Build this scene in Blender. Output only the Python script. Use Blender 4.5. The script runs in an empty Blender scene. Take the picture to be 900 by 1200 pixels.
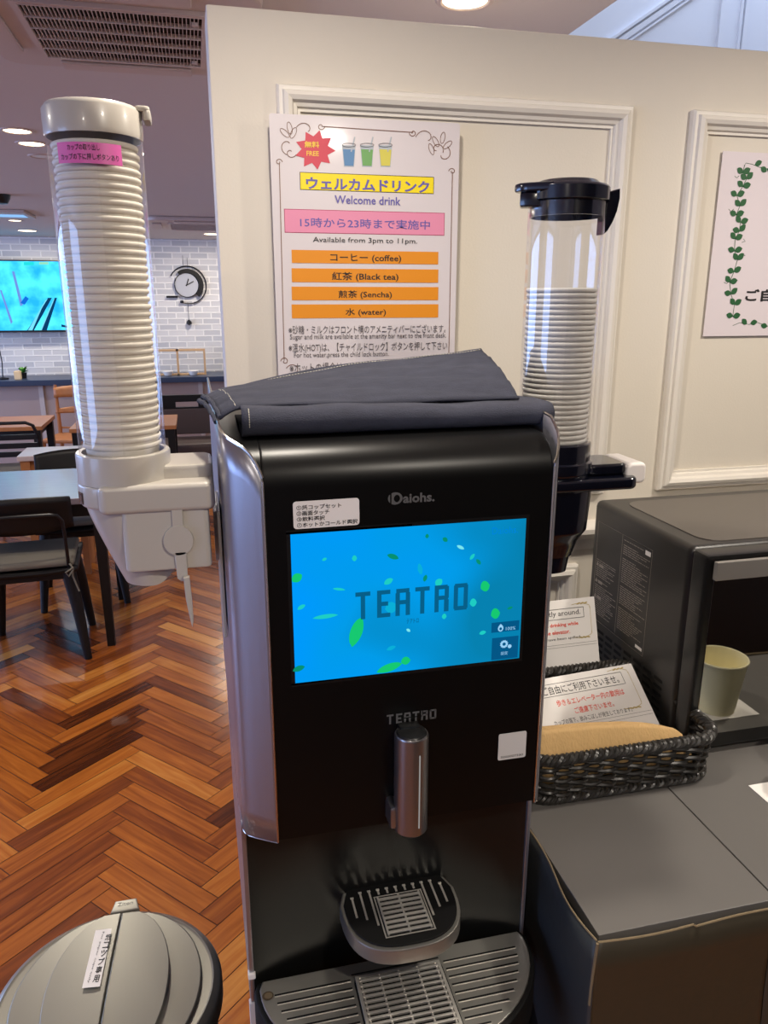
import bpy, bmesh, math, random
from mathutils import Vector, Matrix
random.seed(7)
PI = math.pi
C = bpy.context.scene.collection
SC = bpy.context.scene

# ------------------------------------------------------------------ camera, exposure, world, lights
H = 1.56
PITCH, YAW = math.radians(15.52), math.radians(13.5)
cd = bpy.data.cameras.new('camera')
cam = bpy.data.objects.new('camera', cd)
C.objects.link(cam)
cd.sensor_fit = 'VERTICAL'
cd.sensor_height = 36.0
cd.lens = 27.0
cd.clip_start = 0.02
cam.location = (0, 0, H)
cam.rotation_euler = (PI / 2 - PITCH, 0, -YAW)
SC.camera = cam
SC.view_settings.view_transform = 'Standard'
SC.view_settings.look = 'None'
SC.view_settings.exposure = 0.08
SC.view_settings.gamma = 1.0
SC.view_settings.use_curve_mapping = False

w = bpy.data.worlds.new('world')
SC.world = w
w.use_nodes = True
w.node_tree.nodes['Background'].inputs[0].default_value = (0.75, 0.85, 1.0, 1)
w.node_tree.nodes['Background'].inputs[1].default_value = 0.25


def area(name, loc, rot, sx, sy, power, col, spread=PI, shape='RECTANGLE'):
    l = bpy.data.lights.new(name, 'AREA')
    l.shape = shape
    l.size = sx
    l.size_y = sy
    l.energy = power
    l.color = col
    l.spread = spread
    o = bpy.data.objects.new(name, l)
    C.objects.link(o)
    o.location = loc
    o.rotation_euler = rot
    return o


CEIL = 2.10
WARM = (1.0, 0.91, 0.79)
LIGHTS_BEHIND = ((0.13, 0.74, 6.2), (1.15, 0.66, 8.6), (0.5, -0.3, 11.5), (-0.5, -0.9, 8), (-1.6, 1.2, 11), (-2.2, 4.4, 11), (-1.2, 6.3, 8))
COOL = (0.34, 0.52, 1.0)
# cool lamps in unseen left-wall windows; the near one added for blue reflections
area('window_daylight', (-4.95, 4.6, 1.3), (0, -PI / 2, 0), 1.5, 4.4, 170, COOL)
area('window_daylight', (-4.95, -1.2, 1.3), (0, -PI / 2, 0), 1.5, 2.3, 70, COOL)
# daylight of the stair void behind the partition
area('stair_void_daylight', (1.7, 1.95, 3.1), (0, 0, 0), 1.4, 0.6, 17, (0.62, 0.74, 1.0))


# ------------------------------------------------------------------ helpers
def s2l(c):
    c = c / 255.0
    return c / 12.92 if c <= 0.04045 else ((c + 0.055) / 1.055) ** 2.4


def rgb(r, g, b):
    return (s2l(r), s2l(g), s2l(b), 1.0)


def mat(name, col, rough=0.5, metal=0.0, coat=0.0, spec=0.5, noise=0.0, nscale=20, bump=0.0, bscale=60, emit=None, estr=1.0, stretch=None):
    m = bpy.data.materials.new(name)
    m.use_nodes = True
    nt = m.node_tree
    b = nt.nodes['Principled BSDF']
    b.inputs['Base Color'].default_value = col
    b.inputs['Roughness'].default_value = rough
    b.inputs['Metallic'].default_value = metal
    b.inputs['Coat Weight'].default_value = coat
    b.inputs['Coat Roughness'].default_value = 0.08
    b.inputs['Specular IOR Level'].default_value = spec
    tc = None
    if noise or bump:
        tc = nt.nodes.new('ShaderNodeTexCoord')
        src = tc.outputs['Object']
        if stretch:
            mp = nt.nodes.new('ShaderNodeMapping')
            mp.inputs['Scale'].default_value = stretch
            nt.links.new(src, mp.inputs['Vector'])
            src = mp.outputs['Vector']
    if noise:
        n = nt.nodes.new('ShaderNodeTexNoise')
        n.inputs['Scale'].default_value = nscale
        n.inputs['Detail'].default_value = 5
        nt.links.new(src, n.inputs['Vector'])
        mx = nt.nodes.new('ShaderNodeMix')
        mx.data_type = 'RGBA'
        mx.inputs['A'].default_value = tuple(max(0, c * (1 - noise)) for c in col[:3]) + (1,)
        mx.inputs['B'].default_value = tuple(min(1, c * (1 + noise)) for c in col[:3]) + (1,)
        nt.links.new(n.outputs['Fac'], mx.inputs['Factor'])
        nt.links.new(mx.outputs['Result'], b.inputs['Base Color'])
    if bump:
        n2 = nt.nodes.new('ShaderNodeTexNoise')
        n2.inputs['Scale'].default_value = bscale
        n2.inputs['Detail'].default_value = 4
        nt.links.new(src, n2.inputs['Vector'])
        bp = nt.nodes.new('ShaderNodeBump')
        bp.inputs['Strength'].default_value = bump
        bp.inputs['Distance'].default_value = 0.002
        nt.links.new(n2.outputs['Fac'], bp.inputs['Height'])
        nt.links.new(bp.outputs['Normal'], b.inputs['Normal'])
    if emit:
        b.inputs['Emission Color'].default_value = emit
        b.inputs['Emission Strength'].default_value = estr
    return m


def emat(name, col, strength=1.0):
    m = bpy.data.materials.new(name)
    m.use_nodes = True
    nt = m.node_tree
    nt.nodes.remove(nt.nodes['Principled BSDF'])
    e = nt.nodes.new('ShaderNodeEmission')
    e.inputs[0].default_value = col
    e.inputs[1].default_value = strength
    nt.links.new(e.outputs[0], nt.nodes['Material Output'].inputs[0])
    return m


def clear_plastic(name, tint, f0=0.07, rough=0.03):
    m = bpy.data.materials.new(name)
    m.use_nodes = True
    nt = m.node_tree
    nt.nodes.remove(nt.nodes['Principled BSDF'])
    t = nt.nodes.new('ShaderNodeBsdfTransparent')
    t.inputs[0].default_value = tint
    g = nt.nodes.new('ShaderNodeBsdfGlossy')
    g.inputs['Roughness'].default_value = rough
    g.inputs['Color'].default_value = (1, 1, 1, 1)
    lw = nt.nodes.new('ShaderNodeLayerWeight')
    lw.inputs['Blend'].default_value = 0.5
    pw = nt.nodes.new('ShaderNodeMath')
    pw.operation = 'POWER'
    pw.inputs[1].default_value = 4.0
    nt.links.new(lw.outputs['Facing'], pw.inputs[0])
    ad = nt.nodes.new('ShaderNodeMath')
    ad.operation = 'MULTIPLY_ADD'
    ad.use_clamp = True
    ad.inputs[1].default_value = 0.55
    ad.inputs[2].default_value = f0
    nt.links.new(pw.outputs[0], ad.inputs[0])
    mx = nt.nodes.new('ShaderNodeMixShader')
    nt.links.new(ad.outputs[0], mx.inputs[0])
    nt.links.new(t.outputs[0], mx.inputs[1])
    nt.links.new(g.outputs[0], mx.inputs[2])
    nt.links.new(mx.outputs[0], nt.nodes['Material Output'].inputs[0])
    return m


class B:
    """collects geometry (world coordinates) and links it as one mesh object"""

    def __init__(self):
        self.v, self.f, self.m = [], [], []

    def add(self, vs, fs, mi=0, M=None):
        o = len(self.v)
        for p in vs:
            p = Vector(p)
            self.v.append(M @ p if M is not None else p)
        for f in fs:
            self.f.append([i + o for i in f])
            self.m.append(mi)
        return self

    def from_bm(self, bm, mi=0, M=None):
        bm.verts.index_update()
        self.add([v.co.copy() for v in bm.verts], [[v.index for v in f.verts] for f in bm.faces], mi, M)
        bm.free()
        return self

    def box(self, x0, y0, z0, x1, y1, z1, bev=0.0, seg=2, mi=0, M=None):
        bm = bmesh.new()
        r = bmesh.ops.create_cube(bm, size=1)
        for v in bm.verts:
            v.co = Vector(((x0 + x1) / 2 + v.co.x * (x1 - x0), (y0 + y1) / 2 + v.co.y * (y1 - y0), (z0 + z1) / 2 + v.co.z * (z1 - z0)))
        if bev:
            bmesh.ops.bevel(bm, geom=list(bm.edges), offset=bev, segments=seg, profile=0.5, affect='EDGES')
        return self.from_bm(bm, mi, M)

    def prism(self, poly, d0, d1, plane='xy', bev=0.0, seg=2, mi=0, M=None):
        """poly extruded from d0 to d1 along the axis missing from 'plane'; bev rounds both rims"""
        def mk(a, b, d):
            return {'xy': (a, b, d), 'xz': (a, d, b), 'yz': (d, a, b)}[plane]
        bm = bmesh.new()
        lo = [bm.verts.new(mk(a, b, d0)) for a, b in poly]
        hi = [bm.verts.new(mk(a, b, d1)) for a, b in poly]
        n = len(poly)
        f0 = bm.faces.new(lo)
        f1 = bm.faces.new(hi)
        for i in range(n):
            bm.faces.new((lo[i], lo[(i + 1) % n], hi[(i + 1) % n], hi[i]))
        bmesh.ops.recalc_face_normals(bm, faces=bm.faces)
        if bev:
            es = list(f0.edges) + list(f1.edges)
            bmesh.ops.bevel(bm, geom=es, offset=bev, segments=seg, profile=0.5, affect='EDGES')
        return self.from_bm(bm, mi, M)

    def lathe(self, prof, c=(0, 0, 0), seg=48, mi=0, M=None, closed=False):
        vs, fs = [], []
        n = len(prof)
        for k in range(seg):
            a = 2 * PI * k / seg
            for r, z in prof:
                vs.append((c[0] + r * math.cos(a), c[1] + r * math.sin(a), c[2] + z))
        for k in range(seg):
            k2 = (k + 1) % seg
            for i in range(n if closed else n - 1):
                j = (i + 1) % n
                if prof[i][0] < 1e-6 and prof[j][0] < 1e-6:
                    continue
                fs.append((k * n + i, k2 * n + i, k2 * n + j, k * n + j))
        return self.add(vs, fs, mi, M)

    def tube(self, path, r, seg=8, closed=False, mi=0, M=None, caps=True):
        pts = [Vector(p) for p in path]
        n = len(pts)
        vs, fs = [], []
        nrm = None
        for i, p in enumerate(pts):
            if closed:
                t = pts[(i + 1) % n] - pts[i - 1]
            else:
                t = pts[min(i + 1, n - 1)] - pts[max(i - 1, 0)]
            t.normalize()
            if nrm is None:
                up = Vector((0, 0, 1)) if abs(t.z) < 0.9 else Vector((1, 0, 0))
                nrm = t.cross(up).normalized()
            nrm = (nrm - t * nrm.dot(t)).normalized()
            bn = t.cross(nrm)
            rr = r[i] if isinstance(r, (list, tuple)) else r
            for k in range(seg):
                a = 2 * PI * k / seg
                vs.append(p + nrm * (rr * math.cos(a)) + bn * (rr * math.sin(a)))
        for i in range(n if closed else n - 1):
            j = (i + 1) % n
            for k in range(seg):
                k2 = (k + 1) % seg
                fs.append((i * seg + k, j * seg + k, j * seg + k2, i * seg + k2))
        if caps and not closed:
            fs.append(list(range(seg)))
            fs.append(list(range((n - 1) * seg, n * seg))[::-1])
        return self.add(vs, fs, mi, M)

    def grid(self, fn, nu, nv, mi=0, M=None):
        vs = [fn(i / nu, j / nv) for i in range(nu + 1) for j in range(nv + 1)]
        fs = [(i * (nv + 1) + j, (i + 1) * (nv + 1) + j, (i + 1) * (nv + 1) + j + 1, i * (nv + 1) + j + 1) for i in range(nu) for j in range(nv)]
        return self.add(vs, fs, mi, M)

    def text(self, body, M, x0, x1, y0, y1=None, mi=0, bold=0.0, shear=0.0, res=2):
        """lettering fitted between x0 and x1 with its ink bottom on y0 (ink top on y1), in the local xy plane of M"""
        cu = bpy.data.curves.new('lettering', 'FONT')
        cu.body = body
        cu.resolution_u = res
        cu.offset = bold
        cu.shear = shear
        ob = bpy.data.objects.new('lettering', cu)
        C.objects.link(ob)
        me = ob.to_mesh()
        vs = [v.co.copy() for v in me.vertices]
        fs = [list(p.vertices) for p in me.polygons]
        ob.to_mesh_clear()
        bpy.data.objects.remove(ob)
        bpy.data.curves.remove(cu)
        ax0, ax1 = min(v.x for v in vs), max(v.x for v in vs)
        ay0, ay1 = min(v.y for v in vs), max(v.y for v in vs)
        sx = (x1 - x0) / (ax1 - ax0)
        sy = sx if y1 is None else (y1 - y0) / (ay1 - ay0)
        return self.add([((v.x - ax0) * sx + x0, (v.y - ay0) * sy + y0, 0) for v in vs], fs, mi, M)

    def quad(self, M, x0, y0, x1, y1, mi=0, z=0.0):
        return self.add([(x0, y0, z), (x1, y0, z), (x1, y1, z), (x0, y1, z)], [(0, 1, 2, 3)], mi, M)

    def line(self, M, pts, wd, mi=0, z=0.0, closed=False):
        """flat ribbon along pts in the local plane"""
        P = [Vector((p[0], p[1], 0)) for p in pts]
        n = len(P)
        vs = []
        for i in range(n):
            if closed:
                t = P[(i + 1) % n] - P[i - 1]
            else:
                t = P[min(i + 1, n - 1)] - P[max(i - 1, 0)]
            t.normalize()
            q = Vector((-t.y, t.x, 0)) * wd / 2
            vs += [P[i] + q + Vector((0, 0, z)), P[i] - q + Vector((0, 0, z))]
        fs = [(2 * i, 2 * i + 1, 2 * ((i + 1) % n) + 1, 2 * ((i + 1) % n)) for i in range(n if closed else n - 1)]
        return self.add(vs, fs, mi, M)

    def disc(self, M, cx, cy, rx, ry, mi=0, z=0.0, seg=20, rot=0.0, pts=None):
        if pts is None:
            pts = []
            for k in range(seg):
                a = 2 * PI * k / seg
                u, v = rx * math.cos(a), ry * math.sin(a)
                pts.append((cx + u * math.cos(rot) - v * math.sin(rot), cy + u * math.sin(rot) + v * math.cos(rot)))
        return self.add([(p[0], p[1], z) for p in pts], [list(range(len(pts)))], mi, M)

    def frame(self, M, x0, y0, x1, y1, wd, mi=0, z=0.0):
        for a in ((x0, y0, x1, y0 + wd), (x0, y1 - wd, x1, y1), (x0, y0 + wd, x0 + wd, y1 - wd), (x1 - wd, y0 + wd, x1, y1 - wd)):
            self.quad(M, *a, mi=mi, z=z)
        return self

    def build(self, name, mats, parent=None, origin=None, smooth=40, **props):
        if not isinstance(mats, (list, tuple)):
            mats = [mats]
        off = Vector(origin) if origin is not None else (OFF[parent.name] if parent is not None else Vector((0, 0, 0)))
        me = bpy.data.meshes.new(name)
        me.from_pydata([tuple(p - off) for p in self.v], [], self.f)
        for m in mats:
            me.materials.append(m)
        me.polygons.foreach_set('material_index', self.m)
        bm = bmesh.new()
        bm.from_mesh(me)
        bmesh.ops.remove_doubles(bm, verts=bm.verts, dist=1e-6)
        bmesh.ops.recalc_face_normals(bm, faces=bm.faces) if smooth is not None else None
        bm.to_mesh(me)
        bm.free()
        if smooth:
            me.polygons.foreach_set('use_smooth', [True] * len(me.polygons))
            me.set_sharp_from_angle(angle=math.radians(smooth))
        me.update()
        o = bpy.data.objects.new(name, me)
        C.objects.link(o)
        if smooth and len(me.polygons) < 30000:
            md = o.modifiers.new('normals', 'WEIGHTED_NORMAL')
            md.keep_sharp = True
        if parent is not None:
            o.parent = parent
        else:
            o.location = off
        OFF[o.name] = off
        for k, val in props.items():
            o[k] = val
        return o


OFF = {}


def thing(name, loc, label, category, group=None):
    o = bpy.data.objects.new(name, None)
    o.empty_display_size = 0.05
    C.objects.link(o)
    o.location = loc
    o['label'] = label
    o['category'] = category
    if group:
        o['group'] = group
    OFF[o.name] = Vector(loc)
    return o


def dup(root, loc, rotz=0.0, label=None, scale=1.0):
    r = root.copy()
    C.objects.link(r)
    r.location = loc
    r.rotation_euler = (0, 0, rotz)
    r.scale = (scale,) * 3
    if label:
        r['label'] = label
    for ch in list(root.children):
        c = ch.copy()
        C.objects.link(c)
        c.parent = r
        for g in list(ch.children):
            d = g.copy()
            C.objects.link(d)
            d.parent = c
    return r


def planeM(origin, xdir, ydir):
    x = Vector(xdir).normalized()
    y = Vector(ydir)
    y = (y - x * y.dot(x)).normalized()
    z = x.cross(y)
    m = Matrix.Identity(4)
    for i in range(3):
        m[i][0], m[i][1], m[i][2], m[i][3] = x[i], y[i], z[i], origin[i]
    return m


def wallM(y):
    """local (x, y) -> world (X, z) on a plane facing -Y at depth y"""
    return planeM((0, y, 0), (1, 0, 0), (0, 0, 1))


_r = Vector((math.cos(YAW), -math.sin(YAW), 0))
_f = Vector((math.sin(YAW) * math.cos(PITCH), math.cos(YAW) * math.cos(PITCH), -math.sin(PITCH)))
_u = _r.cross(_f)


def pix(x, y, ax, val):
    """the point of the plane (axis = val) seen at photo pixel x, y (for laying out flat print and floor positions)"""
    d = (x - 450) / 900 * _r - (y - 600) / 900 * _u + _f
    o = Vector((0, 0, H))
    return o + d * ((val - o[ax]) / d[ax])


def arc(cx, cy, r, a0, a1, n=8, ry=None):
    ry = r if ry is None else ry
    return [(cx + r * math.cos(math.radians(a0 + (a1 - a0) * i / n)), cy + ry * math.sin(math.radians(a0 + (a1 - a0) * i / n))) for i in range(n + 1)]


def rrect(x0, y0, x1, y1, r, n=5):
    return arc(x1 - r, y1 - r, r, 0, 90, n) + arc(x0 + r, y1 - r, r, 90, 180, n) + arc(x0 + r, y0 + r, r, 180, 270, n) + arc(x1 - r, y0 + r, r, 270, 360, n)


# ------------------------------------------------------------------ materials
M_wall = mat('partition_paint', rgb(220, 212, 198), 0.6, bump=0.12, bscale=250)
M_trim = mat('trim_paint', rgb(228, 222, 212), 0.45)
M_ceil = mat('ceiling_paint', rgb(204, 194, 188), 0.8)
M_bwall = mat('plain_wall_paint', rgb(196, 188, 182), 0.7)
M_black = mat('black_satin', rgb(18, 18, 18), 0.32)
M_fascia = mat('black_fascia', rgb(9, 9, 9), 0.34, spec=0.25)
M_niche = mat('black_niche', rgb(16, 16, 15), 0.3, spec=0.35, noise=0.5, nscale=9)
M_rubber = mat('black_rubber', rgb(8, 8, 8), 0.7, spec=.3)
M_silver = mat('silver_side', rgb(165, 165, 175), 0.33, metal=0.85)
M_chrome = mat('polished_edge', rgb(205, 200, 192), 0.2, metal=1.0)
M_nozzle = mat('nozzle_metal', rgb(150, 146, 145), 0.28, metal=0.9)
M_dark = mat('dark_plastic', rgb(30, 29, 28), 0.45)
M_greyletter = mat('grey_lettering', rgb(92, 92, 92), 0.4)
M_steel = mat('brushed_steel', rgb(220, 216, 208), 0.42, metal=0.8)
M_tray = mat('tray_grey', rgb(150, 148, 142), 0.38, metal=0.75, noise=0.08, nscale=4)
M_disp = mat('dispenser_plastic', rgb(188, 182, 172), 0.3, coat=0.3)
M_navy = mat('navy_plastic', rgb(9, 11, 22), 0.18, coat=0.4)
M_clear = clear_plastic('clear_acrylic', (0.95, 0.955, 0.97, 1), 0.075)
M_cup = mat('paper_cup_white', rgb(228, 220, 204), 0.6)
M_cupg = mat('paper_cup_greyish', rgb(196, 192, 184), 0.6)  # white cups greyed; the haze of the acrylic tube is put into the colour
M_cupw = mat('paper_cup_cream', rgb(246, 238, 200), 0.6)
M_white = mat('white_paper', rgb(236, 232, 228), 0.5)
M_film = mat('laminated_paper', rgb(216, 208, 210), 0.3, coat=0.35)  # paper dimmed; haze of the film's reflection is put into the colour
M_ink = mat('black_ink', rgb(30, 28, 28), 0.5)
M_inkg = mat('grey_ink', rgb(84, 78, 78), 0.5)
M_red = mat('red_ink', rgb(225, 80, 60), 0.5)
M_pink = mat('pink_paper', rgb(226, 104, 180), 0.4)
M_denim = mat('denim', rgb(50, 52, 66), 0.9, noise=0.35, nscale=60, bump=0.5, bscale=500, stretch=(1, 3, 3))
M_stitch = mat('stitch_thread', rgb(176, 172, 160), 0.8)
M_vinyl = mat('dark_vinyl', rgb(58, 52, 40), 0.42, bump=0.3, bscale=30)
M_vinylside = mat('grey_vinyl', rgb(52, 55, 55), 0.5, bump=0.3, bscale=30)
M_vedge = mat('vinyl_torn_edge', rgb(120, 104, 78), 0.7)
M_board = mat('dark_counter_laminate', rgb(98, 95, 92), 0.48, noise=0.14, nscale=6, bump=0.05, bscale=40)
M_kraft = mat('kraft_paper', rgb(214, 176, 120), 0.8, noise=0.08, nscale=60, bump=0.6, bscale=400, stretch=(1, 1, 0.3))
M_wicker = mat('black_wicker', rgb(40, 38, 35), 0.36)
M_gold = mat('gold_ink', rgb(190, 170, 110), 0.5)
M_mwbody = mat('microwave_shell', rgb(42, 40, 38), 0.38)
M_mwtop = mat('microwave_top', rgb(84, 78, 72), 0.35)
M_mirror = mat('mirror_door_glass', rgb(172, 172, 168), 0.03, metal=1.0)
M_handle = mat('handle_silver', rgb(178, 175, 168), 0.35, metal=0.7)
M_label = mat('label_print', rgb(150, 142, 132), 0.5)
M_bin = mat('bin_lid_champagne', rgb(150, 148, 137), 0.36, metal=0.6)
M_binbody = mat('bin_body_grey', rgb(120, 118, 112), 0.35, metal=0.7)
M_dwood = mat('dark_wood', rgb(18, 15, 14), 0.45, spec=.3, noise=0.25, nscale=12, stretch=(1, 1, 6))
M_seat = mat('grey_seat_cloth', rgb(110, 103, 90), 0.85, bump=0.3, bscale=200)
M_owood = mat('oak_wood', rgb(176, 112, 62), 0.45, noise=0.2, nscale=14, stretch=(1, 6, 1))
M_twood = mat('table_top_varnish', rgb(120, 108, 116), 0.42, coat=.45, noise=0.2, nscale=10, stretch=(1, 5, 1))
M_bmetal = mat('black_metal', rgb(22, 22, 24), 0.4, metal=0.3)
M_counter = mat('navy_counter_edge', rgb(46, 58, 82), 0.35)
M_acpanel = mat('ac_panel', rgb(196, 178, 168), 0.5)
M_acdark = mat('ac_grille_dark', rgb(30, 26, 25), 0.8)
M_lamp = emat('downlight_glow', (1.0, 0.82, 0.55, 1), 8.0)
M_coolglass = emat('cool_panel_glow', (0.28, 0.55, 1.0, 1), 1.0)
M_green = mat('leaf_green', rgb(38, 92, 52), 0.6)


def floor_material():
    m = bpy.data.materials.new('herringbone_parquet')
    m.use_nodes = True
    nt = m.node_tree
    b = nt.nodes['Principled BSDF']
    uv = nt.nodes.new('ShaderNodeUVMap')
    uv.uv_map = 'UVMap'
    at = nt.nodes.new('ShaderNodeAttribute')
    at.attribute_name = 'plank_tone'
    mp = nt.nodes.new('ShaderNodeMapping')
    mp.inputs['Scale'].default_value = (4.0, 55.0, 1.0)
    nt.links.new(uv.outputs[0], mp.inputs['Vector'])
    n = nt.nodes.new('ShaderNodeTexNoise')
    n.inputs['Scale'].default_value = 1.0
    n.inputs['Detail'].default_value = 6
    n.inputs['Distortion'].default_value = 0.6
    nt.links.new(mp.outputs[0], n.inputs['Vector'])
    ad = nt.nodes.new('ShaderNodeMath')
    ad.operation = 'MULTIPLY_ADD'
    ad.inputs[1].default_value = 0.75
    nt.links.new(n.outputs['Fac'], ad.inputs[0])
    sb = nt.nodes.new('ShaderNodeMath')
    sb.operation = 'SUBTRACT'
    sb.inputs[1].default_value = 0.38
    nt.links.new(at.outputs['Fac'], sb.inputs[0])
    nt.links.new(sb.outputs[0], ad.inputs[2])
    cr = nt.nodes.new('ShaderNodeValToRGB')
    e = cr.color_ramp.elements
    e[0].position, e[0].color = 0.0, rgb(72, 32, 12)
    e[1].position, e[1].color = 1.0, rgb(212, 142, 62)
    a = e.new(0.35)
    a.color = rgb(132, 66, 23)
    a = e.new(0.65)
    a.color = rgb(178, 100, 35)
    nt.links.new(ad.outputs[0], cr.inputs[0])
    nt.links.new(cr.outputs[0], b.inputs['Base Color'])
    b.inputs['Roughness'].default_value = 0.21
    n3 = nt.nodes.new('ShaderNodeTexNoise')
    n3.inputs['Scale'].default_value = 7
    tc = nt.nodes.new('ShaderNodeTexCoord')
    nt.links.new(tc.outputs['Object'], n3.inputs['Vector'])
    bp = nt.nodes.new('ShaderNodeBump')
    bp.inputs['Strength'].default_value = 0.25
    bp.inputs['Distance'].default_value = 0.004
    nt.links.new(n3.outputs['Fac'], bp.inputs['Height'])
    nt.links.new(bp.outputs['Normal'], b.inputs['Normal'])
    return m


def brick_material():
    m = bpy.data.materials.new('whitewashed_brick')
    m.use_nodes = True
    nt = m.node_tree
    b = nt.nodes['Principled BSDF']
    tc = nt.nodes.new('ShaderNodeTexCoord')
    sp = nt.nodes.new('ShaderNodeSeparateXYZ')
    cb = nt.nodes.new('ShaderNodeCombineXYZ')
    nt.links.new(tc.outputs['Object'], sp.inputs[0])
    nt.links.new(sp.outputs['X'], cb.inputs['X'])
    nt.links.new(sp.outputs['Z'], cb.inputs['Y'])
    br = nt.nodes.new('ShaderNodeTexBrick')
    br.inputs['Scale'].default_value = 1.0
    br.inputs['Brick Width'].default_value = 0.165
    br.inputs['Row Height'].default_value = 0.055
    br.inputs['Mortar Size'].default_value = 0.007
    br.inputs['Mortar Smooth'].default_value = 0.3
    br.inputs['Color1'].default_value = rgb(212, 210, 208)
    br.inputs['Color2'].default_value = rgb(184, 184, 187)
    br.inputs['Mortar'].default_value = rgb(232, 230, 226)
    nt.links.new(cb.outputs[0], br.inputs['Vector'])
    nt.links.new(br.outputs['Color'], b.inputs['Base Color'])
    b.inputs['Roughness'].default_value = 0.75
    bp = nt.nodes.new('ShaderNodeBump')
    bp.inputs['Strength'].default_value = 0.6
    bp.inputs['Distance'].default_value = 0.006
    nt.links.new(br.outputs['Fac'], bp.inputs['Height'])
    nt.links.new(bp.outputs['Normal'], b.inputs['Normal'])
    return m


# ------------------------------------------------------------------ the room
def make_floor():
    wd, ln = 0.068, 0.408
    rot = Matrix.Rotation(math.radians(42), 3, 'Z')
    vs, fs, tones, uvs = [], [], [], []
    x0, x1, y0, y1 = -5.0, 2.6, -2.6, 7.9
    g = 0.0012

    def plank(ax, ay, bx, by):
        c = rot @ Vector(((ax + bx) / 2, (ay + by) / 2, 0)) + Vector((-0.6, 2.0, 0))
        if not (x0 - .1 < c.x < x1 + .1 and y0 - .1 < c.y < y1 + .1):
            return
        o = len(vs)
        pts = [(ax + g, ay + g), (bx - g, ay + g), (bx - g, by - g), (ax + g, by - g)]
        for p in pts:
            q = rot @ Vector((p[0], p[1], 0)) + Vector((-0.6, 2.0, 0))
            vs.append((min(max(q.x, x0), x1), min(max(q.y, y0), y1), 0.0))
        fs.append((o, o + 1, o + 2, o + 3))
        tones.append(min(1, max(0, random.gauss(0.5, 0.2))))
        ox, oy = random.random() * 50, random.random() * 50
        horiz = (bx - ax) > (by - ay)
        for p in pts:
            uvs.append((p[0] + ox, p[1] + oy) if horiz else (p[1] + ox, p[0] + oy))
    for i in range(-190, 191):
        for k in range(-26, 27):
            ax, ay = i * wd + k * ln, i * wd - k * ln
            plank(ax, ay, ax + ln, ay + wd)
            plank(ax, ay + wd, ax + wd, ay + wd + ln)
    o = len(vs)
    vs.extend([(x0, y0, -0.002), (x1, y0, -0.002), (x1, y1, -0.002), (x0, y1, -0.002)])
    fs.append((o, o + 1, o + 2, o + 3))
    tones.append(0)
    uvs += [(0, 0)] * 4
    o = len(vs)
    vs.extend([(x0, y0, -0.1), (x1, y0, -0.1), (x1, y1, -0.1), (x0, y1, -0.1)])
    fs.append((o + 3, o + 2, o + 1, o))
    tones.append(0)
    uvs += [(0, 0)] * 4
    me = bpy.data.meshes.new('floor')
    me.from_pydata(vs, [], fs)
    me.materials.append(floor_material())
    me.materials.append(mat('parquet_joint', rgb(60, 30, 16), 0.6))
    me.polygons[len(fs) - 1].material_index = 1
    me.polygons[len(fs) - 2].material_index = 1
    ul = me.uv_layers.new(name='UVMap')
    ul.data.foreach_set('uv', [c for q in uvs for c in q])
    a = me.attributes.new('plank_tone', 'FLOAT', 'FACE')
    a.data.foreach_set('value', tones)
    fo = bpy.data.objects.new('floor', me)
    C.objects.link(fo)
    fo['kind'] = 'structure'


make_floor()
FARY = 7.9
# ceiling with the stair void left open behind the partition
cb = B()
cb.box(-5.0, -2.6, CEIL, 0.81, FARY, CEIL + 0.03)
cb.box(0.81, -2.6, CEIL, 2.6, 1.42, CEIL + 0.03)
cb.build('ceiling', M_ceil, kind='structure')
b = B()
b.box(-5.0, FARY, 0, 0.97, FARY + 0.12, CEIL)
b.build('wall_far', brick_material(), kind='structure')
b = B()
b.box(0.81, 2.42, 0, 0.97, FARY, CEIL)
b.build('wall_side', M_bwall, kind='structure')
b = B()
b.box(-5.0, -2.72, 0, 0.2, -2.6, CEIL)
b.build('wall_back', M_bwall, kind='structure')
b = B()
b.box(0.2, -2.6, 0, 2.6, -0.85, CEIL)
b.build('wall_behind', mat('dark_panelling', rgb(34, 28, 26), 0.5), kind='structure')  # unseen block, added dark so that the mirror door reflects black
b = B()
b.box(2.6, -2.6, 0, 2.72, 2.4, 3.3)
b.build('wall_right', M_bwall, kind='structure')
b = B()
b.box(-5.12, -2.6, 0, -5.0, FARY, 0.5)
b.box(-5.12, -2.6, 2.06, -5.0, FARY, CEIL)
for ya, yb in ((-2.6, -2.4), (0.0, 2.2), (4.5, 4.7), (7.0, FARY)):
    b.box(-5.12, ya, 0.5, -5.0, yb, 2.06)
b.build('wall_left', M_bwall, kind='structure')
for i, (ya, yb) in enumerate(((2.2, 4.5), (4.7, 7.0), (-2.4, 0.0))):  # unseen windows; the last one added to tint the silver side blue
    b = B()
    for q in ((ya, 0.5, yb, 0.54), (ya, 2.02, yb, 2.06), (ya, 0.54, ya + 0.04, 2.02), (yb - 0.04, 0.54, yb, 2.02), ((ya + yb) / 2 - .02, 0.54, (ya + yb) / 2 + .02, 2.02)):
        b.box(-5.1, q[0], q[1], -5.03, q[2], q[3])
    b.build('window_%d' % (i + 1), M_trim, kind='structure')

# partition with panel mouldings
PW = 1.30
b = B()
b.box(0.045, PW, 0, 2.6, PW + 0.09, 1.974, bev=0.003)
b.build('wall_partition', M_wall, kind='structure')


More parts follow.
